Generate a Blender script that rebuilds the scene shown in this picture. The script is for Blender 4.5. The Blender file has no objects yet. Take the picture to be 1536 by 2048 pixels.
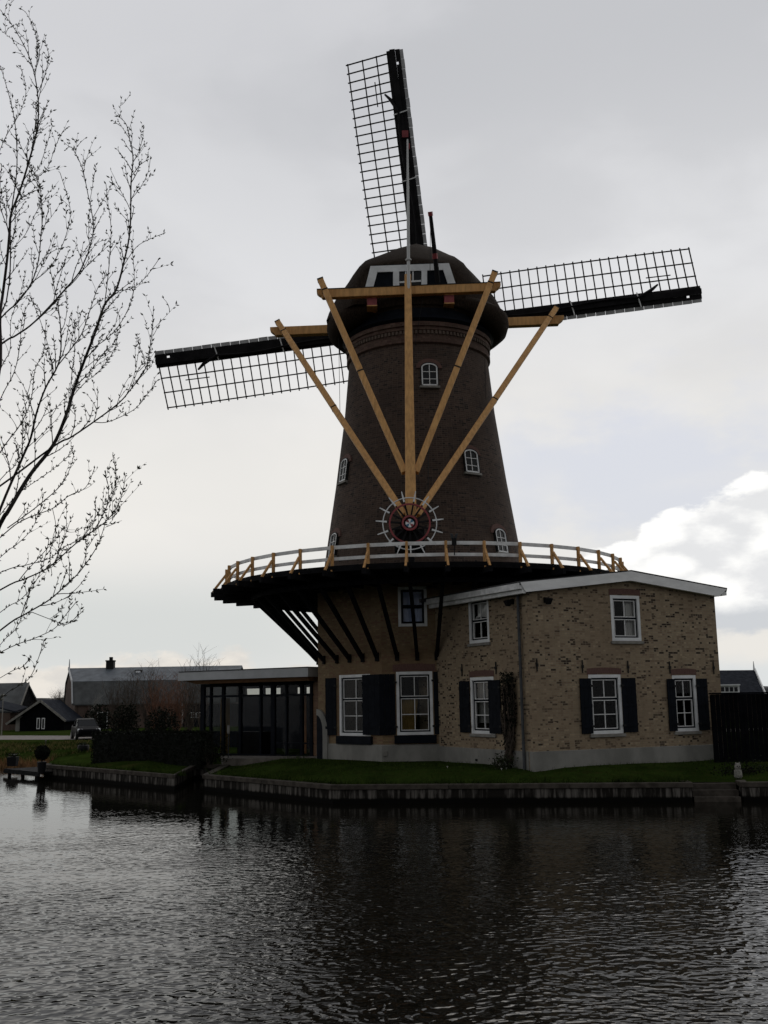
import bpy, bmesh, math, random
from mathutils import Vector, Matrix, noise
from mathutils.geometry import delaunay_2d_cdt
R = math.radians
random.seed(7)
scene = bpy.context.scene
COL = scene.collection

# ------------------------------------------------------------------ camera
CAMZ = 3.1
FPX = 2100.0                       # focal length in pixels of the 1536 x 2048 photograph
PITCH = math.atan(374 / FPX)
ROLL = -0.017
cam_d = bpy.data.cameras.new('camera')
cam = bpy.data.objects.new('camera', cam_d)
COL.objects.link(cam)
cam_d.sensor_fit = 'VERTICAL'
cam_d.sensor_height = 36.0
cam_d.lens = FPX / 2048 * 36
cam_d.clip_start = 0.1
cam_d.clip_end = 12000
CROT = Matrix.Rotation(math.pi / 2 + PITCH, 3, 'X') @ Matrix.Rotation(ROLL, 3, 'Z')
cam.matrix_world = Matrix.Translation((0, 0, CAMZ)) @ CROT.to_4x4()
scene.camera = cam
CAM = Vector((0, 0, CAMZ))

# ------------------------------------------------------------------ node helper
class NT:
    def __init__(s, tree):
        s.t = tree
    def n(s, kind, **kw):
        nd = s.t.nodes.new(kind)
        for k, v in kw.items():
            if k.startswith('i_'):
                key = k[2:].replace('_', ' ')
                nd.inputs[key].default_value = v
            else:
                setattr(nd, k, v)
        return nd
    def set(s, sock, v):
        if hasattr(v, 'links'):
            s.t.links.new(v, sock)
        else:
            sock.default_value = v
    def m(s, op, a, b=None, c=None, clamp=False):
        nd = s.t.nodes.new('ShaderNodeMath'); nd.operation = op; nd.use_clamp = clamp
        s.set(nd.inputs[0], a)
        if b is not None: s.set(nd.inputs[1], b)
        if c is not None: s.set(nd.inputs[2], c)
        return nd.outputs[0]
    def vm(s, op, a, b=None):
        nd = s.t.nodes.new('ShaderNodeVectorMath'); nd.operation = op
        s.set(nd.inputs[0], a)
        if b is not None: s.set(nd.inputs[1], b)
        return nd.outputs[0]
    def mix(s, fac, a, b, blend='MIX'):
        nd = s.t.nodes.new('ShaderNodeMix'); nd.data_type = 'RGBA'; nd.blend_type = blend
        s.set(nd.inputs[0], fac)
        for sock, v in ((nd.inputs[6], a), (nd.inputs[7], b)):
            if hasattr(v, 'links'): s.t.links.new(v, sock)
            else: sock.default_value = (v[0], v[1], v[2], 1)
        return nd.outputs[2]
    def ss(s, x, lo, hi, a=0.0, b=1.0):           # smoothstep
        nd = s.t.nodes.new('ShaderNodeMapRange'); nd.interpolation_type = 'SMOOTHSTEP'
        s.set(nd.inputs[0], x); s.set(nd.inputs[1], lo); s.set(nd.inputs[2], hi)
        s.set(nd.inputs[3], a); s.set(nd.inputs[4], b)
        return nd.outputs[0]
    def lin(s, x, lo, hi, a=0.0, b=1.0):
        nd = s.t.nodes.new('ShaderNodeMapRange')
        s.set(nd.inputs[0], x); s.set(nd.inputs[1], lo); s.set(nd.inputs[2], hi)
        s.set(nd.inputs[3], a); s.set(nd.inputs[4], b)
        return nd.outputs[0]
    def noise(s, vec, scale, detail=4, rough=0.55, dist=0.0):
        nd = s.t.nodes.new('ShaderNodeTexNoise')
        if vec is not None: s.t.links.new(vec, nd.inputs['Vector'])
        nd.inputs['Scale'].default_value = scale
        nd.inputs['Detail'].default_value = detail
        nd.inputs['Roughness'].default_value = rough
        nd.inputs['Distortion'].default_value = dist
        return nd.outputs['Fac']
    def mapv(s, vec, scale=(1, 1, 1), loc=(0, 0, 0), rot=(0, 0, 0)):
        nd = s.t.nodes.new('ShaderNodeMapping')
        s.t.links.new(vec, nd.inputs['Vector'])
        nd.inputs['Scale'].default_value = scale
        nd.inputs['Location'].default_value = loc
        nd.inputs['Rotation'].default_value = rot
        return nd.outputs[0]
    def comb(s, x, y, z):
        nd = s.t.nodes.new('ShaderNodeCombineXYZ')
        for i, v in enumerate((x, y, z)): s.set(nd.inputs[i], v)
        return nd.outputs[0]
    def sep(s, v):
        nd = s.t.nodes.new('ShaderNodeSeparateXYZ'); s.t.links.new(v, nd.inputs[0])
        return nd.outputs

# ------------------------------------------------------------------ sky (overcast, broken low down)
SUN_EL, SUN_AZ = R(42), R(16)          # sun hidden in the cloud ahead, so every wall we see is in shade
SKY_GAIN = 1.04
REAR = 0.50
world = bpy.data.worlds.new('World')
scene.world = world
world.use_nodes = True
wt = world.node_tree
wt.nodes.clear()
w = NT(wt)
dirv = w.n('ShaderNodeTexCoord').outputs['Generated']
sx, sy, sz = w.sep(dirv)
el = w.m('ARCSINE', w.m('MINIMUM', w.m('MAXIMUM', sz, -1.0), 1.0))
az = w.m('ARCTAN2', sx, sy)
sky = w.n('ShaderNodeTexSky', sky_type='NISHITA', sun_disc=False, sun_elevation=SUN_EL, sun_rotation=SUN_AZ,
          air_density=1.0, dust_density=2.0)
skyc = w.vm('SCALE', sky.outputs[0]); wt.nodes[-1].inputs['Scale'].default_value = 0.10
pv = w.comb(w.m('MULTIPLY', az, 1.0), w.m('MULTIPLY', el, 1.9), 0.0)
n_big = w.noise(w.mapv(pv, loc=(3.1, 1.4, 0)), 2.6, 3, 0.45, 0.35)
n_mid = w.noise(w.mapv(pv, loc=(7.7, 0.3, 0)), 6.5, 5, 0.5, 0.25)
n_fine = w.noise(w.mapv(pv, loc=(1.0, 5.0, 0)), 26.0, 6, 0.6)
n_puff = w.noise(w.mapv(pv, loc=(0.62, 2.35, 0)), 11.0, 9, 0.60, 0.0)
vor = w.n('ShaderNodeTexVoronoi', feature='SMOOTH_F1')
wt.links.new(w.mapv(pv, loc=(0.5, 0.2, 0)), vor.inputs['Vector'])
vor.inputs['Scale'].default_value = 24.0
vor.inputs['Smoothness'].default_value = 0.35
billow = w.m('SUBTRACT', 0.6, vor.outputs['Distance'])
# grey sheet of cloud
t = w.m('ADD', w.m('MULTIPLY', n_big, 0.65), w.m('MULTIPLY', n_mid, 0.35))
lo_c = w.mix(w.ss(el, 0.60, 0.40), (0.535, 0.543, 0.568), (0.635, 0.64, 0.66))
lo_c = w.mix(w.ss(el, 0.40, 0.19), lo_c, (0.80, 0.785, 0.755))
hi_c = w.mix(w.ss(el, 0.60, 0.38), (0.615, 0.62, 0.645), (0.735, 0.74, 0.757))
hi_c = w.mix(w.ss(el, 0.40, 0.19), hi_c, (0.835, 0.815, 0.78))
sheet = w.mix(w.ss(t, 0.41, 0.59), lo_c, hi_c)
sheet = w.mix(w.ss(el, 0.17, 0.08, 0.0, 0.8), sheet, (0.72, 0.725, 0.71))
# darker bank on the upper left of the mill
dk = w.m('MULTIPLY', w.ss(w.m('ABSOLUTE', w.m('ADD', az, w.lin(n_mid, 0.3, 0.7, -0.03, 0.12))), 0.30, 0.02),
         w.ss(w.m('ABSOLUTE', w.m('SUBTRACT', el, 0.50)), 0.20, 0.03))
sheet = w.mix(w.m('MULTIPLY', dk, 0.16), sheet, (0.48, 0.49, 0.52))
# bluish thin patch right of the mill
blu = w.m('MULTIPLY', w.ss(w.m('ABSOLUTE', w.m('SUBTRACT', w.m('ADD', az, w.lin(n_mid, 0.3, 0.7, -0.09, 0.09)), 0.24)), 0.24, 0.04),
          w.ss(w.m('ABSOLUTE', w.m('SUBTRACT', w.m('ADD', el, w.lin(n_puff, 0.3, 0.7, -0.04, 0.04)), 0.200)), 0.10, 0.015))
sheet = w.mix(w.m('MULTIPLY', blu, 0.9), sheet, w.mix(0.85, skyc, (0.605, 0.63, 0.70)))
# greenish grey strip low down on the left
gl = w.m('MULTIPLY', w.ss(az, 0.02, -0.14), w.ss(w.m('ABSOLUTE', w.m('SUBTRACT', el, 0.065)), 0.07, 0.01))
sheet = w.mix(w.m('MULTIPLY', gl, 0.6), sheet, (0.60, 0.63, 0.62))
# low cream cumulus on the left
topl = w.m('ADD', w.m('ADD', 0.038, w.m('MULTIPLY', w.m('SUBTRACT', n_puff, 0.5), 0.075)),
           w.m('MULTIPLY', billow, 0.018))
cl = w.m('MULTIPLY', w.ss(w.m('SUBTRACT', topl, el), -0.002, 0.008), w.ss(az, -0.02, -0.10))
sheet = w.mix(w.m('MULTIPLY', cl, 0.85), sheet, w.mix(w.ss(n_fine, 0.35, 0.62), (0.70, 0.665, 0.62), (0.83, 0.775, 0.70)))
# tall white cumulus on the right
topr = w.m('ADD', w.m('ADD', w.m('MULTIPLY_ADD', w.m('SUBTRACT', az, 0.20), 0.40, 0.133),
           w.m('ADD', w.m('MULTIPLY', w.m('SUBTRACT', n_puff, 0.5), 0.062), w.m('MULTIPLY', w.m('SUBTRACT', n_fine, 0.5), 0.024))), w.m('MULTIPLY', w.m('SUBTRACT', billow, 0.15), 0.020))
dcr = w.m('SUBTRACT', topr, el)
cr = w.m('MULTIPLY', w.ss(dcr, -0.001, 0.0065), w.ss(az, 0.12, 0.17))
shade = w.m('ADD', w.m('MULTIPLY', n_puff, 0.5), w.m('ADD', w.m('MULTIPLY', n_fine, 0.25), w.m('MULTIPLY', billow, 0.35)))
whc = w.mix(w.ss(shade, 0.28, 0.45), (0.76, 0.765, 0.775), (1.0, 0.995, 0.975))
base_g = w.mix(w.ss(w.m('ADD', el, w.m('MULTIPLY', w.m('SUBTRACT', n_fine, 0.5), 0.03)), 0.058, 0.048), (0.60, 0.62, 0.645), (0.80, 0.775, 0.73))
base_g = w.mix(w.ss(w.m('ADD', el, w.m('MULTIPLY', w.m('SUBTRACT', n_fine, 0.5), 0.02)), 0.038, 0.018), base_g, (0.70, 0.72, 0.72))
whc = w.mix(w.ss(w.m('ADD', el, w.m('MULTIPLY', w.m('SUBTRACT', n_puff, 0.5), 0.05)), 0.088, 0.066), whc, base_g)
skycol = w.mix(cr, sheet, whc)
# out-of-view sky behind the camera and overhead dimmed to keep walls and lawn dark
rear = w.ss(sy, 0.55, -0.45)
skycol = w.mix(rear, skycol, (0.70 * REAR, 0.71 * REAR, 0.73 * REAR))
up = w.ss(el, 0.62, 1.05)
skycol = w.mix(w.m('MULTIPLY', up, 0.9), skycol, (0.27, 0.28, 0.30))
bg = w.n('ShaderNodeBackground'); bg.inputs['Strength'].default_value = SKY_GAIN
wt.links.new(skycol, bg.inputs['Color'])
wo = w.n('ShaderNodeOutputWorld'); wt.links.new(bg.outputs[0], wo.inputs['Surface'])

sun_d = bpy.data.lights.new('sun', 'SUN')
sun_d.energy = 0.5; sun_d.angle = R(25); sun_d.color = (1.0, 0.95, 0.88)
sun = bpy.data.objects.new('sun', sun_d); COL.objects.link(sun)
sdir = Vector((math.sin(SUN_AZ) * math.cos(SUN_EL), math.cos(SUN_AZ) * math.cos(SUN_EL), math.sin(SUN_EL)))
sun.rotation_euler = sdir.to_track_quat('Z', 'Y').to_euler()
sun.location = (20, 60, 60)
scene.view_settings.view_transform = 'Standard'
scene.view_settings.look = 'None'
scene.view_settings.exposure = 0.0
scene.view_settings.gamma = 1.0
scene.cycles.max_bounces = 8
scene.cycles.transparent_max_bounces = 16
scene.cycles.sample_clamp_indirect = 4.0

# ------------------------------------------------------------------ geometry helpers
def ray(px, py):
    return (CROT @ Vector(((px - 768) / FPX, (1024 - py) / FPX, -1.0))).normalized()
def at(px, py, Y=None, Z=None):
    d = ray(px, py)
    t = Y / d.y if Y is not None else (Z - CAMZ) / d.z
    return CAM + d * t
def on_plane(px, py, O, N):
    d = ray(px, py)
    return CAM + d * ((O - CAM).dot(N) / d.dot(N))
V = Vector
UP = V((0, 0, 1))

class MB:
    def __init__(s):
        s.v = []; s.f = []; s.uv = []
    def face(s, pts, uv=None):
        i = len(s.v)
        s.v += [V(p) for p in pts]
        s.f.append(tuple(range(i, i + len(pts)))); s.uv.append(uv)
    def hexa(s, c):                      # 8 corners: 0-3 bottom ring, 4-7 top ring
        i = len(s.v); s.v += [V(p) for p in c]
        for q in ((3, 2, 1, 0), (4, 5, 6, 7), (0, 1, 5, 4), (1, 2, 6, 5), (2, 3, 7, 6), (3, 0, 4, 7)):
            s.f.append(tuple(i + k for k in q)); s.uv.append(None)
    def box(s, O, a, b, c):              # corner and three edge vectors
        O, a, b, c = V(O), V(a), V(b), V(c)
        s.hexa((O, O + a, O + a + b, O + b, O + c, O + a + c, O + a + b + c, O + b + c))
    def cbox(s, C, X, Y, Z):             # centre and three half vectors
        C, X, Y, Z = V(C), V(X), V(Y), V(Z)
        s.box(C - X - Y - Z, X * 2, Y * 2, Z * 2)
    def bar(s, p, q, wd, th, up=UP, w2=None, t2=None):
        p, q = V(p), V(q); d = (q - p).normalized()
        side = d.cross(V(up))
        if side.length < 1e-4: side = d.cross(V((0, 1, 0)))
        side.normalize(); u = side.cross(d).normalized()
        w2 = wd if w2 is None else w2; t2 = th if t2 is None else t2
        a, b, a2, b2 = side * wd / 2, u * th / 2, side * w2 / 2, u * t2 / 2
        s.hexa((p - a - b, p + a - b, p + a + b, p - a + b, q - a2 - b2, q + a2 - b2, q + a2 + b2, q - a2 + b2))
    def tube(s, pts, rad, n=6, caps=True):
        pts = [V(p) for p in pts]
        if not hasattr(rad, '__len__'): rad = [rad] * len(pts)
        i0 = len(s.v); side = None
        for k, p in enumerate(pts):
            a = pts[max(k - 1, 0)]; b = pts[min(k + 1, len(pts) - 1)]
            d = (b - a)
            d = d.normalized() if d.length > 1e-9 else UP.copy()
            if side is None:
                side = d.cross(UP)
                if side.length < 1e-3: side = d.cross(V((1, 0, 0)))
            side = side - d * side.dot(d)
            if side.length < 1e-6: side = d.cross(V((0.3, 1, 0.2)))
            side.normalize()
            o = d.cross(side)
            for j in range(n):
                an = 2 * math.pi * j / n
                s.v.append(p + (side * math.cos(an) + o * math.sin(an)) * rad[k])
        for k in range(len(pts) - 1):
            for j in range(n):
                a = i0 + k * n + j; b = i0 + k * n + (j + 1) % n
                s.f.append((a, b, b + n, a + n)); s.uv.append(None)
        if caps:
            s.f.append(tuple(i0 + j for j in range(n))[::-1]); s.uv.append(None)
            e = i0 + (len(pts) - 1) * n
            s.f.append(tuple(e + j for j in range(n))); s.uv.append(None)
    def lathe(s, C, prof, n=48, uvr=None, a0=0.0, a1=2 * math.pi, axis=None):
        C = V(C)
        if axis is None: X, Y, Z = V((1, 0, 0)), V((0, 1, 0)), UP
        else:
            Z = V(axis).normalized(); X = Z.cross(UP)
            if X.length < 1e-3: X = V((1, 0, 0))
            X.normalize(); Y = Z.cross(X)
        full = abs(a1 - a0 - 2 * math.pi) < 1e-6
        m = n if full else n + 1
        i0 = len(s.v)
        for (r, z) in prof:
            for j in range(m):
                an = a0 + (a1 - a0) * j / n
                s.v.append(C + X * (r * math.cos(an)) + Y * (r * math.sin(an)) + Z * z)
        for k in range(len(prof) - 1):
            for j in range(n):
                a = i0 + k * m + j; b = i0 + k * m + (j + 1) % m
                s.f.append((a, b, b + m, a + m))
                if uvr:
                    u0 = (a0 + (a1 - a0) * j / n) * uvr; u1 = (a0 + (a1 - a0) * (j + 1) / n) * uvr
                    s.uv.append([(u0, prof[k][1]), (u1, prof[k][1]), (u1, prof[k + 1][1]), (u0, prof[k + 1][1])])
                else: s.uv.append(None)
    def prism(s, poly, ext):
        poly = [V(p) for p in poly]; ext = V(ext); n = len(poly); i = len(s.v)
        s.v += poly + [p + ext for p in poly]
        s.f.append(tuple(range(i, i + n))[::-1]); s.uv.append(None)
        s.f.append(tuple(range(i + n, i + 2 * n))); s.uv.append(None)
        for k in range(n):
            k2 = (k + 1) % n
            s.f.append((i + k, i + k2, i + n + k2, i + n + k)); s.uv.append(None)
    def build(s, name, mat, parent=None, smooth=False, bevel=0.0, fixn=True):
        me = bpy.data.meshes.new(name)
        org = V((0, 0, 0))
        if parent is not None:
            p = parent
            while p is not None: org += p.location; p = p.parent
        me.from_pydata([tuple(v - org) for v in s.v], [], s.f)
        if any(u is not None for u in s.uv):
            L = me.uv_layers.new(name='UVMap')
            li = 0
            for f, u in zip(s.f, s.uv):
                for k in range(len(f)):
                    if u is not None: L.data[li + k].uv = u[k]
                li += len(f)
        if fixn:
            bm = bmesh.new(); bm.from_mesh(me)
            bmesh.ops.recalc_face_normals(bm, faces=bm.faces)
            bm.to_mesh(me); bm.free()
        me.update()
        if smooth:
            for p in me.polygons: p.use_smooth = True
        me.materials.append(mat)
        o = bpy.data.objects.new(name, me)
        COL.objects.link(o)
        if parent is not None: o.parent = parent
        if bevel > 0:
            b = o.modifiers.new('bevel', 'BEVEL'); b.width = bevel; b.segments = 1; b.limit_method = 'ANGLE'
        return o

def tag(o, label=None, cat=None, group=None, kind=None):
    if label: o['label'] = label
    if cat: o['category'] = cat
    if group: o['group'] = group
    if kind: o['kind'] = kind
    return o
def thing(name, loc, label, cat, group=None):
    o = bpy.data.objects.new(name, None); COL.objects.link(o)
    o.location = loc; o.empty_display_size = 0.3
    return tag(o, label, cat, group)
def copy_tree(o, parent=None):
    c = o.copy(); COL.objects.link(c)
    if parent is not None: c.parent = parent
    for ch in o.children: copy_tree(ch, c)
    return c

# ------------------------------------------------------------------ materials
def mat(name, col, rough=0.7, var=0.0, scale=3.0, col2=None, spec=0.5, bump=0.0, bscale=20.0, stretch=(1, 1, 1), metal=0.0):
    m = bpy.data.materials.new(name); m.use_nodes = True
    t = NT(m.node_tree); b = m.node_tree.nodes['Principled BSDF']
    b.inputs['Roughness'].default_value = rough
    b.inputs['Specular IOR Level'].default_value = spec
    b.inputs['Metallic'].default_value = metal
    b.inputs['Base Color'].default_value = (*col, 1)
    if var > 0 or col2 or bump:
        g = t.n('ShaderNodeNewGeometry').outputs['Position']
        g = t.mapv(g, scale=stretch)
    if var > 0 or col2:
        c2 = col2 or tuple(c * (1 - var) for c in col)
        c1 = col if col2 else tuple(min(1, c * (1 + var)) for c in col)
        nz = t.noise(g, scale, 5, 0.6)
        c = t.mix(t.ss(nz, 0.32, 0.68), c2, c1)
        m.node_tree.links.new(c, b.inputs['Base Color'])
        m.node_tree.links.new(t.lin(nz, 0.3, 0.7, min(1, rough + 0.08), max(0.05, rough - 0.08)), b.inputs['Roughness'])
    if bump:
        bn = t.n('ShaderNodeBump'); bn.inputs['Strength'].default_value = bump; bn.inputs['Distance'].default_value = 0.02
        m.node_tree.links.new(t.noise(g, bscale, 4, 0.6), bn.inputs['Height'])
        m.node_tree.links.new(bn.outputs[0], b.inputs['Normal'])
    return m

def brick_mat(name, cols, mortar, dark=None, dfrac=0.0, bw=0.22, bh=0.066, mw=0.012, blotch=None, bump=0.5, clump=0.0):
    """brickwork laid out in metres on the UV map: every brick has its own tone, a few are burnt dark"""
    m = bpy.data.materials.new(name); m.use_nodes = True
    t = NT(m.node_tree); L = m.node_tree.links; b = m.node_tree.nodes['Principled BSDF']
    b.inputs['Roughness'].default_value = 0.88
    b.inputs['Specular IOR Level'].default_value = 0.25
    uv = t.n('ShaderNodeUVMap').outputs[0]
    x, y, _ = t.sep(uv)
    yr = t.m('DIVIDE', y, bh); row = t.m('FLOOR', yr)
    rowr = t.n('ShaderNodeTexWhiteNoise', noise_dimensions='1D'); L.new(row, rowr.inputs['W'])
    xo = t.m('ADD', t.m('DIVIDE', x, bw), t.m('ADD', t.m('MULTIPLY', t.m('MODULO', row, 2.0), 0.5), t.m('MULTIPLY', rowr.outputs[0], 0.12)))
    # every second row headers, half as long
    head = t.m('GREATER_THAN', t.m('MODULO', t.m('ADD', row, 1000.0), 2.0), 0.5)
    xs = t.m('MULTIPLY', xo, t.m('ADD', 1.0, head))
    colm = t.m('FLOOR', xs)
    fx = t.m('FRACT', xs); fy = t.m('FRACT', yr)
    wn = t.n('ShaderNodeTexWhiteNoise', noise_dimensions='2D'); L.new(t.comb(colm, row, 0.0), wn.inputs['Vector'])
    wn2 = t.n('ShaderNodeTexWhiteNoise', noise_dimensions='2D'); L.new(t.comb(t.m('ADD', colm, 71.3), row, 0.0), wn2.inputs['Vector'])
    c = t.mix(wn.outputs[0], cols[0], cols[1])
    c = t.mix(t.m('GREATER_THAN', wn2.outputs[0], 0.82), c, cols[2])
    c = t.mix(t.m('LESS_THAN', wn2.outputs[0], 0.06), c, tuple(min(1, v * 1.18) for v in cols[1]))
    if dark:
        thr = 1 - dfrac
        if clump:
            cn = t.noise(t.comb(t.m('MULTIPLY', x, 1.0), t.m('MULTIPLY', y, 2.2), 0.0), 1.1, 3, 0.6)
            thr = t.lin(cn, 0.3, 0.7, 1 - dfrac * 0.25, 1 - dfrac * clump)
        wn3 = t.n('ShaderNodeTexWhiteNoise', noise_dimensions='2D'); L.new(t.comb(t.m('ADD', colm, 13.7), row, 0.0), wn3.inputs['Vector'])
        c = t.mix(t.m('GREATER_THAN', wn3.outputs[0], thr), c, dark)
    mx = t.m('MULTIPLY', t.m('ADD', 1.0, head), mw / bw); my = mw / bh
    isx = t.m('LESS_THAN', fx, mx); isy = t.m('LESS_THAN', fy, my)
    ism = t.m('MAXIMUM', isx, isy)
    c = t.mix(ism, c, mortar)
    pos = t.n('ShaderNodeNewGeometry').outputs['Position']
    bl = t.noise(pos, 0.55, 5, 0.62)
    c = t.mix(t.ss(bl, 0.38, 0.66, 0.0, 0.55), c, blotch or tuple(v * 0.6 for v in cols[0]))
    st = t.noise(t.mapv(pos, scale=(2.2, 2.2, 0.35)), 1.2, 4, 0.6)
    c = t.mix(t.ss(st, 0.52, 0.75, 0.0, 0.35), c, tuple(v * 0.55 for v in cols[1]))
    L.new(c, b.inputs['Base Color'])
    bn = t.n('ShaderNodeBump'); bn.inputs['Strength'].default_value = bump; bn.inputs['Distance'].default_value = 0.015
    L.new(t.m('MULTIPLY', t.m('SUBTRACT', 1.0, ism), t.m('ADD', 0.6, t.m('MULTIPLY', wn.outputs[0], 0.4))), bn.inputs['Height'])
    L.new(bn.outputs[0], b.inputs['Normal'])
    return m

M = {}
M['house_brick'] = brick_mat('yellow_brick', ((0.265, 0.198, 0.128), (0.325, 0.252, 0.165), (0.215, 0.152, 0.10)), (0.26, 0.22, 0.16),
                             dark=(0.028, 0.017, 0.012), dfrac=0.15, clump=1.5, bw=0.20, bh=0.070, blotch=(0.205, 0.15, 0.10))
M['tower_brick'] = brick_mat('brown_brick', ((0.058, 0.038, 0.029), (0.082, 0.055, 0.042), (0.042, 0.029, 0.025)), (0.115, 0.086, 0.068),
                             bw=0.24, bh=0.085, mw=0.016, blotch=(0.04, 0.028, 0.022), dark=(0.02, 0.016, 0.014), dfrac=0.07, bump=0.8)
M['base_brick'] = brick_mat('base_brick', ((0.18, 0.122, 0.068), (0.225, 0.158, 0.088), (0.175, 0.096, 0.063)), (0.185, 0.145, 0.092),
                            blotch=(0.14, 0.085, 0.045), bw=0.22, bh=0.065)
M['barn_brick'] = brick_mat('red_brick', ((0.095, 0.042, 0.032), (0.12, 0.052, 0.038), (0.08, 0.038, 0.03)), (0.11, 0.08, 0.065))
M['lintel'] = mat('lintel_brick', (0.115, 0.060, 0.048), 0.9, 0.25, 9, bump=0.4, stretch=(14, 14, 1))
M['white'] = mat('white_paint', (0.66, 0.67, 0.67), 0.45, 0.10, 2.5)
M['white_worn'] = mat('white_weathered', (0.70, 0.70, 0.69), 0.6, 0.16, 3.5)
M['white_bar'] = mat('white_sash', (0.66, 0.66, 0.65), 0.5)
M['fascia'] = mat('fascia_paint', (0.78, 0.78, 0.77), 0.5, 0.08, 1.5, stretch=(1, 1, 3))
M['grey_fascia'] = mat('grey_fascia', (0.40, 0.41, 0.42), 0.5, 0.08, 1.5)
M['black'] = mat('tarred_wood', (0.006, 0.006, 0.007), 0.85, 0.3, 4, spec=0.1)
M['blackboard'] = mat('black_boards', (0.0035, 0.0038, 0.005), 0.9, 0.3, 3, spec=0.04)
M['navy'] = mat('navy_paint', (0.0045, 0.0062, 0.010), 0.65, 0.2, 4, spec=0.08)
M['yellow'] = mat('ochre_paint', (0.63, 0.34, 0.112), 0.65, 0.3, 2.2, col2=(0.45, 0.235, 0.08), stretch=(5, 5, 0.8), bump=0.15)
M['post'] = mat('ochre_post', (0.50, 0.265, 0.09), 0.7, 0.3, 5, stretch=(3, 3, 1))
M['red'] = mat('red_paint', (0.22, 0.022, 0.026), 0.5, 0.2, 3)
M['blue'] = mat('blue_paint', (0.03, 0.14, 0.25), 0.5)
M['thatch'] = mat('thatch', (0.026, 0.018, 0.013), 0.95, 0.5, 5, bump=1.0, bscale=9, stretch=(6, 6, 1.2), spec=0.1)
M['sailblack'] = mat('sail_wood', (0.009, 0.008, 0.009), 0.7, 0.3, 2, spec=0.15)
M['lath'] = mat('lath_wood', (0.013, 0.011, 0.010), 0.8, 0.2, 3, spec=0.15)
M['sailgrey'] = mat('sail_edge', (0.36, 0.36, 0.36), 0.6, 0.2, 2)
M['plinth'] = mat('plinth_render', (0.195, 0.19, 0.172), 0.85, 0.18, 1.3, bump=0.2, stretch=(1, 1, 0.6))
M['stone'] = mat('grey_stone', (0.20, 0.19, 0.17), 0.85, 0.2, 4)
M['zinc'] = mat('zinc', (0.055, 0.058, 0.062), 0.6, 0.2, 3, spec=0.2)
M['slate'] = mat('roof_slate', (0.020, 0.023, 0.031), 0.85, 0.25, 3, spec=0.04, bump=0.4, bscale=14)
M['roofdark'] = mat('roof_felt', (0.03, 0.03, 0.032), 0.8, 0.2, 2)
M['barnroof'] = mat('barn_tiles', (0.080, 0.095, 0.112), 0.55, 0.2, 1.2, bump=0.3, bscale=8)
M['barnroof2'] = mat('barn_tiles_low', (0.062, 0.066, 0.066), 0.65, 0.3, 0.8, bump=0.3, bscale=8)
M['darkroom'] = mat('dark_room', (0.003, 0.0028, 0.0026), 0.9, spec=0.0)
M['curtain'] = mat('curtain_cloth', (0.62, 0.60, 0.57), 0.9, 0.12, 6, stretch=(6, 6, 0.4))
M['amber'] = mat('amber_cloth', (0.17, 0.105, 0.022), 0.9, 0.3, 2)
M['brownwood'] = mat('brown_wood', (0.13, 0.065, 0.03), 0.6, 0.3, 3, stretch=(1, 1, 6))
M['iron'] = mat('black_iron', (0.012, 0.012, 0.012), 0.7, spec=0.2)
M['concrete'] = mat('concrete_cap', (0.058, 0.050, 0.042), 0.95, 0.35, 3.5, bump=0.4, spec=0.1)
M['bark'] = mat('willow_bark', (0.020, 0.016, 0.014), 0.9, 0.3, 30)
M['bud'] = mat('willow_bud', (0.035, 0.036, 0.02), 0.8, 0.35, 15)
M['twig'] = mat('bare_twig', (0.050, 0.036, 0.026), 0.9, 0.3, 3)
M['redtwig'] = mat('red_twig', (0.135, 0.062, 0.035), 0.9, 0.35, 2)
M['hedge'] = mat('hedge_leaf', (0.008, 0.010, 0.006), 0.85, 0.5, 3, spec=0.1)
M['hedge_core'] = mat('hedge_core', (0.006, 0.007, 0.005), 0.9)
M['leaf'] = mat('shrub_leaf', (0.018, 0.025, 0.010), 0.8, 0.5, 3, spec=0.15)
M['reed'] = mat('dry_reed', (0.19, 0.10, 0.04), 0.9, 0.4, 2)
M['grassblade'] = mat('grass_blade', (0.028, 0.046, 0.008), 0.95, 0.5, 1.3, spec=0.03)
M['road'] = mat('road_paving', (0.155, 0.135, 0.12), 0.9, 0.2, 2)
M['path'] = mat('path_paving', (0.12, 0.105, 0.09), 0.9, 0.25, 3)
M['treeline'] = mat('far_wood', (0.040, 0.042, 0.044), 0.95, 0.4, 0.05)
M['carpaint'] = mat('car_paint', (0.004, 0.004, 0.005), 0.45, spec=0.03)
M['carglass'] = mat('car_glass', (0.006, 0.007, 0.008), 0.10, spec=0.2)
M['tyre'] = mat('tyre_rubber', (0.012, 0.012, 0.012), 0.8)
M['rim'] = mat('wheel_rim', (0.2, 0.2, 0.2), 0.4, metal=0.6)
M['lamp_lens'] = mat('lamp_lens', (0.85, 0.87, 0.9), 0.15)
M['pole_white'] = mat('flagpole_paint', (0.50, 0.50, 0.49), 0.4)
M['plastic'] = mat('dark_plastic', (0.008, 0.008, 0.009), 0.6, spec=0.15)

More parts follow.
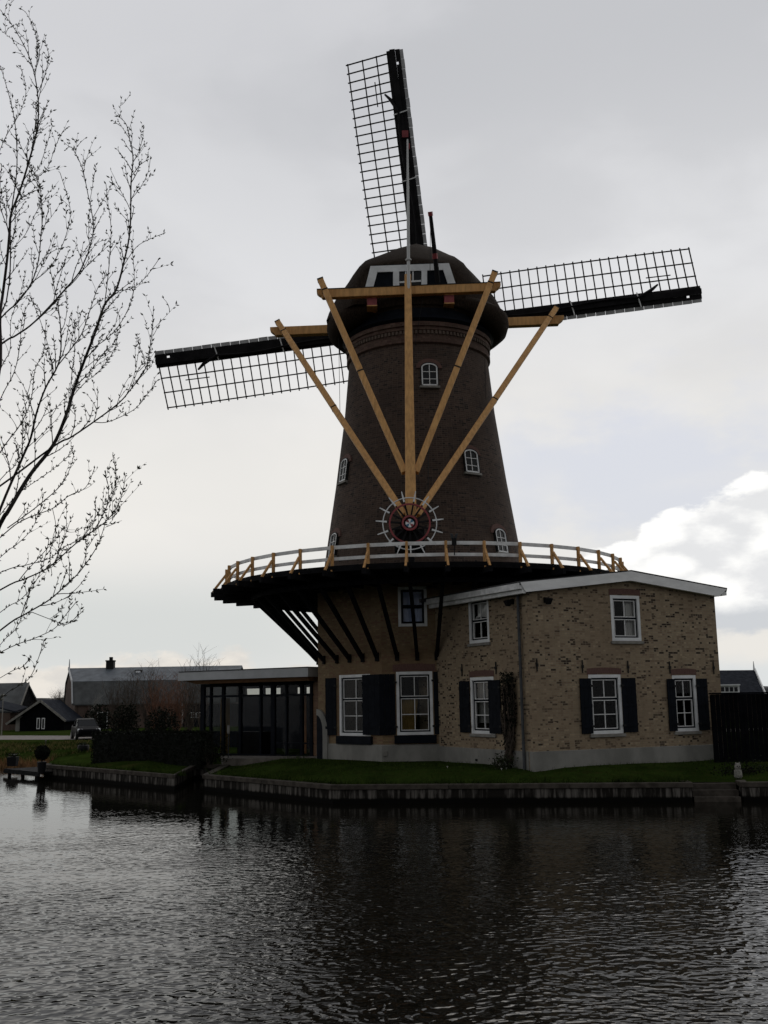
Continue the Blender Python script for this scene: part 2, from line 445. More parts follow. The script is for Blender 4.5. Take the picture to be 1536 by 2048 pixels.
# quay face: pale vertical streaks on dark wet concrete
def quay_mat():
    m = bpy.data.materials.new('quay_concrete'); m.use_nodes = True
    t = NT(m.node_tree); L = m.node_tree.links; b = m.node_tree.nodes['Principled BSDF']
    b.inputs['Roughness'].default_value = 0.9; b.inputs['Specular IOR Level'].default_value = 0.06
    pos = t.n('ShaderNodeNewGeometry').outputs['Position']
    n1 = t.noise(t.mapv(pos, scale=(5.0, 5.0, 0.5)), 1.3, 5, 0.65)
    n2 = t.noise(pos, 0.5, 3, 0.5)
    z = t.sep(pos)[2]
    c = t.mix(t.ss(t.m('ADD', n1, t.m('MULTIPLY', t.m('SUBTRACT', n2, 0.5), 0.5)), 0.44, 0.66), (0.017, 0.015, 0.013), (0.14, 0.128, 0.115))
    wet = t.ss(t.m('ADD', z, t.m('MULTIPLY', t.m('SUBTRACT', n1, 0.5), 0.10)), 0.20, 0.12)
    c = t.mix(wet, c, (0.005, 0.0046, 0.004))       # algae stain along the waterline
    L.new(c, b.inputs['Base Color'])
    return m
M['quay'] = quay_mat()

def glass_mat(name, tint=(0.9, 0.92, 0.92)):
    m = bpy.data.materials.new(name); m.use_nodes = True
    t = NT(m.node_tree); L = m.node_tree.links
    m.node_tree.nodes.clear()
    tr = t.n('ShaderNodeBsdfTransparent'); tr.inputs[0].default_value = (*tint, 1)
    gl = t.n('ShaderNodeBsdfGlossy'); gl.inputs['Roughness'].default_value = 0.02
    fr = t.n('ShaderNodeFresnel'); fr.inputs[0].default_value = 1.30
    mx = t.n('ShaderNodeMixShader'); L.new(fr.outputs[0], mx.inputs[0]); L.new(tr.outputs[0], mx.inputs[1]); L.new(gl.outputs[0], mx.inputs[2])
    o = t.n('ShaderNodeOutputMaterial'); L.new(mx.outputs[0], o.inputs[0])
    return m
M['glass'] = glass_mat('window_glass')

def water_mat():
    m = bpy.data.materials.new('canal_water'); m.use_nodes = True
    t = NT(m.node_tree); L = m.node_tree.links; b = m.node_tree.nodes['Principled BSDF']
    b.inputs['Base Color'].default_value = (0.006, 0.0055, 0.004, 1)
    b.inputs['Roughness'].default_value = 0.03
    b.inputs['IOR'].default_value = 1.33; b.inputs['Specular IOR Level'].default_value = 0.20
    pos = t.n('ShaderNodeNewGeometry').outputs['Position']
    x, y, _ = t.sep(pos)
    warp = t.noise(pos, 0.35, 2, 0.5)
    p2 = t.vm('ADD', pos, t.comb(t.m('MULTIPLY', warp, 0.5), t.m('MULTIPLY', warp, 1.1), 0.0))
    a = t.noise(t.mapv(p2, scale=(5.8, 7.4, 1), rot=(0, 0, R(-18))), 1.0, 0.5, 0.45, 0.5)
    a2 = t.noise(t.mapv(p2, scale=(6.4, 8.2, 1), rot=(0, 0, R(24)), loc=(2, 7, 0)), 1.0, 0.5, 0.45, 0.5)
    bq = t.noise(t.mapv(p2, scale=(1.7, 2.7, 1), rot=(0, 0, R(8)), loc=(4, 2, 0)), 1.0, 0.0, 0.5, 0.3)
    c = t.noise(t.mapv(pos, scale=(11, 17, 1), rot=(0, 0, R(8))), 1.0, 1, 0.5)
    big = t.noise(t.mapv(pos, scale=(0.10, 0.16, 1)), 1.0, 3, 0.5)
    sharp = lambda v: t.m('POWER', v, 1.8)
    h = t.m('ADD', t.m('ADD', t.m('MULTIPLY', sharp(a), 0.62), t.m('MULTIPLY', sharp(a2), 0.50)), t.m('ADD', t.m('MULTIPLY', bq, 0.42), t.m('MULTIPLY', c, 0.035)))
    # breeze: nearer water ruffled, a calm strip in the lee of the quay
    calm = t.m('ADD', t.ss(y, 31.0, 20.0, 0.16, 0.9), t.ss(y, 24.0, 10.0, 0.0, 1.3))
    left = t.ss(t.m('ADD', x, t.m('MULTIPLY', y, 0.30)), -3.0, -1.0)
    calm = t.m('MULTIPLY', calm, t.lin(big, 0.32, 0.68, 0.45, 1.35))
    bn = t.n('ShaderNodeBump'); bn.inputs['Distance'].default_value = 0.020
    bn.inputs['Strength'].default_value = 1.0
    L.new(t.m('MULTIPLY', h, calm), bn.inputs['Height'])
    L.new(bn.outputs[0], b.inputs['Normal'])
    return m
M['water'] = water_mat()

def ground_mat():
    m = bpy.data.materials.new('lawn'); m.use_nodes = True
    t = NT(m.node_tree); L = m.node_tree.links; b = m.node_tree.nodes['Principled BSDF']
    b.inputs['Roughness'].default_value = 1.0; b.inputs['Specular IOR Level'].default_value = 0.0
    pos = t.n('ShaderNodeNewGeometry').outputs['Position']
    n1 = t.noise(pos, 0.7, 5, 0.65); n2 = t.noise(pos, 6.0, 4, 0.7); n3 = t.noise(t.mapv(pos, scale=(.3, .3, .3)), 1.0, 4, 0.6)
    c = t.mix(t.ss(n1, 0.35, 0.65), (0.014, 0.026, 0.005), (0.027, 0.046, 0.009))
    c = t.mix(t.ss(n2, 0.45, 0.7, 0, 0.6), c, (0.035, 0.034, 0.011))
    c = t.mix(t.ss(n3, 0.55, 0.7, 0, 0.5), c, (0.05, 0.045, 0.016))
    L.new(c, b.inputs['Base Color'])
    bn = t.n('ShaderNodeBump'); bn.inputs['Strength'].default_value = 0.8; bn.inputs['Distance'].default_value = 0.05
    L.new(n2, bn.inputs['Height']); L.new(bn.outputs[0], b.inputs['Normal'])
    return m
M['ground'] = ground_mat()

# ------------------------------------------------------------------ the setting: water, land, road
ZQ = 0.56
def gz(px, py, z=ZQ): return at(px, py, Z=z)
qa, qb = gz(85, 1529), gz(350, 1549)
qc, qd = gz(451, 1527), gz(404, 1549)
qe, qf = gz(663, 1570), gz(1386, 1565)
back = (qf - qe).normalized().cross(UP) * -1
back.z = 0; back.normalize()
qg = qf + back * 0.9
qh = qg + (qf - qe).normalized() * 1.35
qi = qh - back * 0.9
qj = qi + (qf - qe).normalized() * 60
slot = qb + (qc - qd) * 0.82 + V((-0.1, 0, 0))
bound = [V((-700, 150)), V((-60, 62)), V((-28, 57)), V((-19.8, 54.2)), V((-16.6, 52.6)), V((qa.x - 0.3, qa.y + 3)), qa.xy, qb.xy, slot.xy, V((qc.x, slot.y + .3)), qd.xy,
         qe.xy, qf.xy, qg.xy, qh.xy, qi.xy, qj.xy, V((900, 20)), V((4000, 20)), V((4000, 5000)), V((-4000, 5000)), V((-4000, 600))]
def seg_d(p, a, b):
    ab = b - a; t = max(0, min(1, (p - a).dot(ab) / max(ab.length_squared, 1e-9)))
    return (p - a - ab * t).length
def sstep(x):
    x = max(0.0, min(1.0, x)); return x * x * (3 - 2 * x)
def h(x, y):
    p = V((x, y))
    dn = min(seg_d(p, bound[i], bound[i + 1]) for i in range(0, 5))
    dq = min(seg_d(p, bound[i], bound[i + 1]) for i in range(6, 16))
    z = 0.50 + 0.34 * sstep((dq - 0.3) / 3.0)
    zn = -0.12 + 0.45 * sstep(dn / 1.6) + 0.22 * sstep((dn - 1) / 9)
    t = sstep((x + 17.5) / 3.0) if y < 58 else sstep((x + 22) / 8)
    z = zn * (1 - t) + z * t
    n = noise.noise(V((x * .35, y * .35, 3))) * 0.05 * sstep(min(dn, dq) / 2)
    f = sstep((y - 62) / 12)
    return (z + n) * (1 - f) + 0.52 * f
pts = list(bound)
edges = [(i, (i + 1) % len(bound)) for i in range(len(bound))]
gx = -34.0
while gx < 24:
    gy = 29.0
    while gy < 76:
        p = V((gx + random.uniform(-.2, .2), gy + random.uniform(-.2, .2)))
        if min(seg_d(p, bound[i], bound[i + 1]) for i in range(0, 17)) > 0.35: pts.append(p)
        gy += 1.0
    gx += 1.0
for gx in range(-200, 201, 25):
    for gy in (90, 140, 220, 400): pts.append(V((gx, gy)))
cv, ce, cf, *_ = delaunay_2d_cdt(pts, edges, [], 1, 1e-4)
gm = MB()
# keep only triangles on the land side
def inside(p):
    c = False; n = len(bound); j = n - 1
    for i in range(n):
        a, b = bound[i], bound[j]
        if (a.y > p.y) != (b.y > p.y) and p.x < (b.x - a.x) * (p.y - a.y) / (b.y - a.y) + a.x: c = not c
        j = i
    return c
gm.v = [V((p.x, p.y, h(p.x, p.y))) for p in cv]
for f in cf:
    c = sum((cv[i] for i in f), V((0, 0))) / len(f)
    if inside(c): gm.f.append(tuple(f)); gm.uv.append(None)
ground = tag(gm.build('ground', M['ground'], smooth=True), kind='structure')
gmesh = ground.data

wm = MB()
wm.face([(-4000, -300, 0), (4000, -300, 0), (4000, 900, 0), (-4000, 900, 0)])
tag(wm.build('water', M['water']), kind='structure')


nb = MB()      # the bank the photographer and the willow stand on
ring = [(-60, -40), (40, -40), (40, 0.5), (3, 1.5), (-3.5, 3.0), (-5.3, 6.5), (-6.2, 13.5), (-9, 17), (-60, 22)]
lo = [(p[0] * 1.0 + (0.5 if p[0] > -50 else 0), p[1] + 0.5, -0.4) for p in ring]
up_ = [(p[0] - 0.6, p[1] - 0.6, 1.15) for p in ring]
nb.face(up_)
for i in range(len(ring)):
    j = (i + 1) % len(ring)
    nb.face([lo[i], lo[j], up_[j], up_[i]])
tag(nb.build('bank', M['ground']), kind='structure')

rd = MB()
rl = [(-75, 90, 101), (-45, 86.5, 97), (-32, 83, 92.5), (-24, 79.5, 88), (-14, 74, 83), (0, 70, 80), (20, 69, 79), (60, 70, 80)]
for a, b in zip(rl, rl[1:]):
    rd.face([(a[0], a[1], .535), (b[0], b[1], .535), (b[0], b[2], .535), (a[0], a[2], .535)])
tag(rd.build('road', M['road']), kind='structure')

# ------------------------------------------------------------------ quay walls
def quay(name, poly, ztop, label, capw=0.30, capt=0.15):
    t = thing(name, (poly[0].x, poly[0].y, 0), label, 'quay wall')
    c = MB(); wl = MB()
    P = [V((p.x, p.y, 0)) for p in poly]
    ins = []
    for i, p in enumerate(P):
        d = V((0, 0, 0))
        if i > 0:
            e = (P[i] - P[i - 1]).normalized(); d += V((-e.y, e.x, 0))
        if i < len(P) - 1:
            e = (P[i + 1] - P[i]).normalized(); d += V((-e.y, e.x, 0))
        ins.append(d.normalized())
    for i in range(len(P) - 1):
        a, b, na, nb_ = P[i], P[i + 1], ins[i], ins[i + 1]
        n = max(1, int((b - a).length / 3.0))
        for k in range(n):
            a2 = a.lerp(b, k / n); b2 = a.lerp(b, (k + 1) / n); m1 = na.lerp(nb_, k / n); m2 = na.lerp(nb_, (k + 1) / n)
            g = (b - a).normalized() * 0.006
            if k > 0: a2 = a2 + g
            if k < n - 1: b2 = b2 - g
            c.hexa([v + UP * (ztop - capt) for v in (a2, b2, b2 + m2 * capw, a2 + m1 * capw)] +
                   [v + UP * ztop for v in (a2, b2, b2 + m2 * capw, a2 + m1 * capw)])
        wl.hexa([v + UP * -0.8 for v in (a + na * .06, b + nb_ * .06, b + nb_ * .26, a + na * .26)] +
                [v + UP * (ztop - capt - 0.002) for v in (a + na * .06, b + nb_ * .06, b + nb_ * .26, a + na * .26)])
    c.build('cap_beam', M['concrete'], t, bevel=0.015)
    wl.build('wall_face', M['quay'], t)
    return t
quay('quay_wall', [V((qa.x - .3, qa.y + 3, 0)), qa, qb, slot, V((qc.x, slot.y + .3, 0))], ZQ, 'low concrete quay wall with pale streaks running below the dark hedge')
quay('quay_wall', [V((qc.x, slot.y + .3, 0)), qd, qe, qf, qf + back * 0.88], ZQ, 'long streaked concrete quay wall edging the lawn under the windmill')
quay('quay_wall', [qh + back * -0.02, qi, qj], ZQ, 'short concrete quay wall under the owl statue beside the landing')
st = thing('landing_steps', (qf.x, qf.y, 0), 'dark recessed landing steps let into the quay beside the owl statue', 'steps')
e1 = (qf - qe).normalized()
sm = MB()
for k in range(3):
    o = qf + e1 * 0.02 + back * (0.06 + 0.29 * k); o.z = -0.5
    sm.box(o, e1 * 1.31, back * 0.285, UP * (0.5 + 0.14 + 0.17 * k))
sm.build('tread', M['concrete'], st)

# ------------------------------------------------------------------ walls with window openings
def px2uv(px, py, O, U, N):
    p = on_plane(px, py, O, N) - O
    return p.dot(U), p.z
def rect(O, U, N, x0, y0, x1, y1, x0b=None, x1b=None):
    """pixel box of an upright opening -> u0,u1,v0,v1 on the wall"""
    xm, ym = (x0 + x1) / 2, (y0 + y1) / 2
    return (px2uv(x0, ym, O, U, N)[0], px2uv(x1, ym, O, U, N)[0], px2uv(xm, y1, O, U, N)[1], px2uv(xm, y0, O, U, N)[1])
def wall(mb, O, U, N, W, ztop, ops=(), v0=0.0, reveal=0.16, extra=()):
    us = sorted(set([0.0, W] + [o[0] for o in ops] + [o[1] for o in ops] + list(extra)))
    vs = sorted(set([v0] + [o[2] for o in ops] + [o[3] for o in ops]))
    P = lambda u, v, d=0.0: O + U * u + UP * v - N * d
    for a, b in zip(us, us[1:]):
        for k, v in enumerate(vs):
            last = k == len(vs) - 1
            va, vb = (ztop(a), ztop(b)) if last else (vs[k + 1], vs[k + 1])
            mu, mv = (a + b) / 2, (v + (va + vb) / 2) / 2
            if any(o[0] < mu < o[1] and o[2] < mv < o[3] for o in ops): continue
            mb.face([P(a, v), P(b, v), P(b, vb), P(a, va)], [(a, v), (b, v), (b, vb), (a, va)])
    for (a, b, c, d) in ops:
        for q in ((a, c, b, c), (b, c, b, d), (b, d, a, d), (a, d, a, c)):
            mb.face([P(q[0], q[1]), P(q[2], q[3]), P(q[2], q[3], reveal), P(q[0], q[1], reveal)],
                    [(q[0], q[1]), (q[2], q[3]), (q[2] + reveal, q[3] + reveal), (q[0] + reveal, q[1] + reveal)])

def ring(mb, P, u0, u1, v0, v1, w, d0, d1):
    for (a, b, c, e) in ((u0, u0 + w, v0, v1), (u1 - w, u1, v0, v1), (u0 + w, u1 - w, v0, v0 + w), (u0 + w, u1 - w, v1 - w, v1)):
        mb.hexa((P(a, c, d1), P(b, c, d1), P(b, c, d0), P(a, c, d0), P(a, e, d1), P(b, e, d1), P(b, e, d0), P(a, e, d0)))
def slab(mb, P, a, b, c, e, d0, d1):
    mb.hexa((P(a, c, d1), P(b, c, d1), P(b, c, d0), P(a, c, d0), P(a, e, d1), P(b, e, d1), P(b, e, d0), P(a, e, d0)))

def window(parent, O, U, N, op, rows=(1, 2), cols=2, fw=0.11, split=0.60, curtain=None, label=None, dark=False):
    P = lambda u, v, d=0.0: O + U * u + UP * v - N * d
    u0, u1, v0, v1 = op
    f = MB(); ring(f, P, u0 + .002, u1 - .002, v0 + .002, v1 - .002, fw, -0.012, 0.13)
    fo = f.build('window', M['white'], parent, bevel=0.006)
    if label: fo['label'] = label
    a, b, c, d = u0 + fw - .004, u1 - fw + .004, v0 + fw - .004, v1 - fw + .004
    s = MB(); ring(s, P, a, b, c, d, 0.055, 0.05, 0.15)
    vm_ = c + (d - c) * split
    slab(s, P, a + .055, b - .055, vm_ - .03, vm_ + .03, 0.055, 0.145)
    s.build('sash', M['navy'], fo)
    g = MB(); bw = 0.028
    for (x0, x1, y0, y1, nr) in ((a + .058, b - .058, vm_ + .034, d - .058, rows[0]), (a + .058, b - .058, c + .058, vm_ - .034, rows[1])):
        ring(g, P, x0, x1, y0, y1, bw, 0.06, 0.125)
        for k in range(1, cols):
            xc = x0 + (x1 - x0) * k / cols
            slab(g, P, xc - bw / 2, xc + bw / 2, y0 + bw, y1 - bw, 0.07, 0.12)
        for k in range(1, nr):
            yc = y0 + (y1 - y0) * k / nr
            for kk in range(cols):
                xa = x0 + (x1 - x0) * kk / cols + (bw if kk == 0 else bw / 2); xb = x0 + (x1 - x0) * (kk + 1) / cols - (bw if kk == cols - 1 else bw / 2)
                slab(g, P, xa, xb, yc - bw / 2, yc + bw / 2, 0.07, 0.12)
    g.build('glazing_bars', M['navy'] if dark else M['white_bar'], fo)
    p = MB(); p.face([P(a + .01, c + .01, .10), P(b - .01, c + .01, .10), P(b - .01, d - .01, .10), P(a + .01, d - .01, .10)])
    p.build('pane', M['glass'], fo, fixn=False)
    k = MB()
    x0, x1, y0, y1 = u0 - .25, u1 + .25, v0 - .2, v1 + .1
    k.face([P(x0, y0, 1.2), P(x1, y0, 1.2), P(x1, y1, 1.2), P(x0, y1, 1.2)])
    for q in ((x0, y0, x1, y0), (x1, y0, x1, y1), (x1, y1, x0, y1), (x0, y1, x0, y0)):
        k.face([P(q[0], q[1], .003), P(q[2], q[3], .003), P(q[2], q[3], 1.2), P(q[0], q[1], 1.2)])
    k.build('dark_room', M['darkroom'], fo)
    for cu in curtain or ():
        (pl, m) = cu
        q = MB(); n = 14
        W_, H_ = b - a, d - c
        # wavy cloth: columns follow a sine so the folds are real
        top = [(a + W_ * (pl[0][0] + (pl[1][0] - pl[0][0]) * i / n), c + H_ * pl[0][1]) for i in range(n + 1)]
        bot = [(a + W_ * (pl[3][0] + (pl[2][0] - pl[3][0]) * i / n), c + H_ * (pl[3][1] + (pl[2][1] - pl[3][1]) * i / n)) for i in range(n + 1)]
        for i in range(n):
            dz = lambda j: 0.24 + 0.025 * math.sin(j * 2.1)
            q.face([P(*bot[i], dz(i)), P(*bot[i + 1], dz(i + 1)), P(*top[i + 1], dz(i + 1)), P(*top[i], dz(i))])
        q.build('curtain', m, fo, smooth=True)  # in the upper mill window this sheet is the painted sky reflection
    return fo
def sill(parent, O, U, N, op, m=None, th=0.10, out=0.07, ext=0.06):
    s = MB(); P = lambda u, v, d=0.0: O + U * u + UP * v - N * d
    slab(s, P, op[0] - ext, op[1] + ext, op[2] - th, op[2] - .004, -out, 0.10)
    return s.build('sill', m or M['stone'], parent, bevel=0.008)
def lintel(parent, O, U, N, op, hh=0.20, ext=0.10):
    s = MB(); P = lambda u, v, d=0.0: O + U * u + UP * v - N * d
    n = 10; a, b = op[0] - ext, op[1] + ext
    arc = lambda u: 0.035 * (1 - ((u - (a + b) / 2) / ((b - a) / 2)) ** 2)
    for i in range(n):
        x0 = a + (b - a) * i / n; x1 = a + (b - a) * (i + 1) / n
        z0, z1 = op[3] + arc(x0), op[3] + arc(x1)
        s.hexa((P(x0, z0, .05), P(x1, z1, .05), P(x1, z1, -.012), P(x0, z0, -.012),
                P(x0, z0 + hh, .05), P(x1, z1 + hh, .05), P(x1, z1 + hh, -.012), P(x0, z0 + hh, -.012)))
    return s.build('lintel', M['lintel'], parent)
def shutter(parent, O, U, N, op, ang=0.0, hinge='r'):
    """boarded shutter lying on the wall; ang swings it off the wall about its hinge"""
    u0, u1, v0, v1 = op
    hu = u0 if hinge == 'l' else u1
    ca, sa = math.cos(ang), math.sin(ang)
    def P(u, v, d=0.0):
        r = u - hu; s = 1 if r >= 0 else -1
        return O + U * (hu + r * ca) + UP * v - N * (d - abs(r) * sa)
    m = MB(); nb_ = 3
    for i in range(nb_):
        a = u0 + (u1 - u0) * i / nb_; b = u0 + (u1 - u0) * (i + 1) / nb_
        slab(m, P, a + .004, b - .004, v0, v1, -0.050, -0.020)
    for f in (0.13, 0.5, 0.86):
        vv = v0 + (v1 - v0) * f
        slab(m, P, u0 + .01, u1 - .01, vv - .05, vv + .05, -0.068, -0.0505)
    so = m.build('shutter', M['navy'], parent)
    for f in (0.13, 0.86):
        hg = MB(); vv = v0 + (v1 - v0) * f
        slab(hg, P, (hu - .07), (hu + .07), vv - .035, vv + .035, -0.085, -0.069)
        hg.build('hinge', M['iron'], so)
    return so

# ------------------------------------------------------------------ windmill
MX, MY = 1.61, 44.0
MC = V((MX, MY, 0))
mill = thing('windmill', (MX, MY, 0.6), 'tall brown brick tower windmill with wooden gallery and four lattice sails', 'windmill')

# octagonal base under the gallery
RC = 4.7; AP = RC * math.cos(math.pi / 8); ZB0, ZB1 = 0.45, 7.5
facets = []
for k in range(8):
    ca = -math.pi / 2 + k * math.pi / 4
    N_ = V((math.cos(ca), math.sin(ca), 0)); U_ = V((-N_.y, N_.x, 0))
    O_ = V((MX, MY, ZB0)) + N_ * AP - U_ * (RC * math.sin(math.pi / 8))
    facets.append((O_, U_, N_))
FW_ = 2 * RC * math.sin(math.pi / 8)
fO, fU, fN = facets[0]          # faces the camera
lO, lU, lN = facets[7]          # faces left
opA = rect(fO, fU, fN, 793, 1343, 866, 1470)
opB = rect(fO, fU, fN, 796, 1173, 854, 1253)
opC = rect(lO, lU, lN, 679, 1349, 741, 1472)
bm_ = MB()
for k, (O_, U_, N_) in enumerate(facets):
    wall(bm_, O_, U_, N_, FW_, lambda u: ZB1 - ZB0, {0: [opA, opB], 7: [opC]}.get(k, []))
bm_.build('mill_base', M['base_brick'], mill)
pl = MB()
pl.lathe((MX, MY, 0), [(RC + .075, 0.3), (RC + .075, 1.40), (RC + .02, 1.44), (RC - .3, 1.44)], n=8, a0=-math.pi / 2 + math.pi / 8, a1=2 * math.pi - math.pi / 2 + math.pi / 8)
pl.build('plinth', M['plinth'], mill)
amb = [(((0.05, .62), (.95, .62), (.95, .02), (.05, .02)), M['amber'])]
sky_refl = mat('painted_sky_reflection', (0.42, 0.48, 0.68), 0.8, 0.1, 3)  # blue sky reflection of the upper pane, painted as a sheet behind it
window(mill, fO, fU, fN, opA, curtain=[(((0.0, .62), (.62, .62), (.5, .0), (0.0, .0)), M['amber'])])
window(mill, fO, fU, fN, opB, rows=(1, 1), split=.5, dark=True, curtain=[(((0.0, 1.0), (1, 1.0), (1, 0.0), (0.0, .0)), sky_refl)])
window(mill, lO, lU, lN, opC, curtain=[(((.72, .66), (1.0, .66), (1.0, .42), (.78, .42)), M['curtain'])])
for (O_, U_, N_, op) in ((fO, fU, fN, opA), (lO, lU, lN, opC)):
    sill(mill, O_, U_, N_, op, M['navy'], th=0.30, out=0.12, ext=0.10)
lintel(mill, fO, fU, fN, opA, 0.26, 0.12)
shutter(mill, fO, fU, fN, (opA[1] + .03, opA[1] + .56, opA[2] + .02, opA[3] - .02), 0.12, 'l')
shutter(mill, fO, fU, fN, (opA[0] - .64, opA[0] - .04, opA[2] + .02, opA[3] - .08), 0.10, 'r')
shutter(mill, lO, lU, lN, (px2uv(728.5, 1410, lO, lU, lN)[0], FW_ - .02, opC[2] + .05, opC[3] - .03), 0.06, 'r')
shutter(mill, lO, lU, lN, (opC[0] - .72, opC[0] - .16, opC[2] + .02, opC[3] - .10), 0.08, 'r')
ob = MB(); u_, v_ = px2uv(761, 1507, fO, fU, fN)
ob.cbox(fO + fU * max(u_, .08) + UP * v_ + fN * .10, fU * .08, fN * .03, UP * .09)
ob.build('outlet_box', M['stone'], mill, bevel=.01)
# arched doorway at the left corner of the base
ad = MB(); aw, ah = 0.80, 2.25
zp = 1.45
arcpts = []
for i in range(9):
    an = math.pi / 2 * i / 8
    arcpts.append((0.36 * math.cos(an), zp + 0.62 * math.sin(an)))
cu = 0.0
Pd = lambda u, v, d=0.0: lO + lU * (u + cu) + UP * v - lN * d
outer = [(x * 1.75, zp + (z - zp) * 1.38) for x, z in arcpts]
for i in range(8):
    a, b = arcpts[i], arcpts[i + 1]; c, d = outer[i + 1], outer[i]
    ad.hexa((Pd(*a, .05), Pd(*b, .05), Pd(*c, .05), Pd(*d, .05), Pd(*a, -.10), Pd(*b, -.10), Pd(*c, -.10), Pd(*d, -.10)))
for s_ in (1,):
    x0, x1 = arcpts[0][0], outer[0][0]
    xa, xb = (x0, x1) if s_ > 0 else (-x1, -x0)
    slab(ad, Pd, xa, xb, 0.0, zp, -.10, .05)
ado = ad.build('arched_doorway', M['plinth'], mill)
dd = MB(); dd.face([Pd(x, z, -.085) for x, z in arcpts] + [Pd(0, 0.05, -.085), Pd(arcpts[0][0], 0.05, -.085)])
dd.build('door', M['navy'], ado)

# round brick tower
def r_at(z):
    ks = [(7.2, 4.36), (9.3, 4.05), (12, 3.64), (15, 3.24), (17.4, 3.02), (18.4, 2.97)]
    for (a, ra), (b, rb) in zip(ks, ks[1:]):
        if z <= b: return ra + (rb - ra) * (z - a) / (b - a)
    return ks[-1][1]
tw = MB()
zs = [7.2 + (18.4 - 7.2) * i / 40 for i in range(41)]
tw.lathe((MX, MY, 0), [(r_at(z), z) for z in zs], n=112, uvr=3.6)
tower = tw.build('tower', M['tower_brick'], mill, smooth=True)
cn = MB()
prof = [(r_at(17.35) - .02, 17.33), (r_at(17.35) + .10, 17.40), (r_at(17.4) + .10, 17.58), (r_at(17.6) + .05, 17.60), (r_at(17.6) + .05, 17.90),
        (r_at(17.9) + .13, 17.93), (r_at(17.9) + .13, 18.06), (r_at(18) + .20, 18.08), (r_at(18) + .20, 18.26), (2.8, 18.30)]
cn.lathe((MX, MY, 0), prof, n=96, uvr=3.1)
cno = cn.build('cornice', brick_mat('cornice_brick', ((0.075, 0.045, 0.033), (0.115, 0.07, 0.055), (0.075, 0.04, 0.032)), (0.10, .075, .06), bw=.2, bh=.09), tower)
dn_ = MB()
for k in range(120):
    a = 2 * math.pi * k / 120; d = V((math.cos(a), math.sin(a), 0)); s = V((-d.y, d.x, 0))
    dn_.cbox(MC + d * (r_at(17.9) + .085) + UP * 17.83, s * .045, d * .05, UP * .07)
dn_.build('dentils', M['tower_brick'], cno)

def hit_tower(px, py):
    d = ray(px, py); lo, hi = 34 / d.y, 44.5 / d.y
    t = lo
    while t < hi:
        p = CAM + d * t
        if (p.xy - MC.xy).length <= r_at(p.z): return p
        t += 0.01
    p = CAM + d * (MY / d.y); return p
def arched_window(px, py, ww, hh):
    p = hit_tower(px, py); nr = V((p.x - MX, p.y - MY, 0)).normalized()
    slope = (r_at(p.z + .5) - r_at(p.z - .5))
    u = V((-nr.y, nr.x, 0)); upv = (UP + nr * slope).normalized(); n = u.cross(upv).normalized()
    P = lambda a, b, d=0.0: p + u * a + upv * b + n * d
    hw = ww / 2; sp = hh / 2 - ww * 0.30
    def arch(w_, s_, top):
        return [(-w_, -hh / 2)] + [(w_ * -math.cos(math.pi * i / 10), s_ + top * math.sin(math.pi * i / 10)) for i in range(11)] + [(w_, -hh / 2)]
    a_in = arch(hw - .055, sp, ww * .30 - .055); a_out = arch(hw, sp, ww * .30); a_br = arch(hw + .03, sp, ww * .30 + .03); a_b2 = arch(hw + .20, sp, ww * .30 + .22)
    f = MB()
    for i in range(len(a_in) - 1):
        q = (a_in[i], a_in[i + 1], a_out[i + 1], a_out[i])
        f.hexa([P(*x, .03) for x in q] + [P(*x, .09) for x in q])
    slab(f, lambda a, b, d=0.0: P(a, b, -d), -hw, hw, -hh / 2 - .005, -hh / 2 + .06, -.09, -.03)
    fo = f.build('window', M['white'], tower)
    g = MB(); Q = lambda a, b, d=0.0: P(a, b, -d)
    slab(g, Q, -.015, .015, -hh / 2 + .06, sp + ww * .30 - .056, -.075, -.05)
    for k in (0.30, 0.62):
        z = -hh / 2 + hh * k
        for (xa, xb) in ((-hw + .055, -.016), (.016, hw - .055)): slab(g, Q, xa, xb, z - .013, z + .013, -.075, -.05)
    g.build('glazing_bars', M['white_bar'], fo)
    pn = MB(); pn.face([P(*x, .045) for x in a_in]); pn.build('pane', M['carglass'], fo, fixn=False)
    br = MB()
    for i in range(1, len(a_br) - 2):
        q = (a_br[i], a_br[i + 1], a_b2[i + 1], a_b2[i])
        br.hexa([P(*x, -.05) for x in q] + [P(*x, .035) for x in q])
    br.build('brick_arch', M['lintel'], fo)
    sl = MB(); slab(sl, Q, -hw - .08, hw + .08, -hh / 2 - .10, -hh / 2 - .01, -.13, .0); sl.build('sill', M['stone'], fo)
    rv = MB()
    for i in range(len(a_out) - 1):
        q = (a_out[i], a_out[i + 1], a_br[i + 1], a_br[i])
        rv.hexa([P(*x, -.03) for x in q] + [P(*x, .10) for x in q])
    rv.build('reveal', M['iron'], fo)
for (px, py) in ((858.5, 750), (941, 923), (690, 941), (1000, 1082), (669, 1090)):
    arched_window(px, py, 0.66, 0.98)

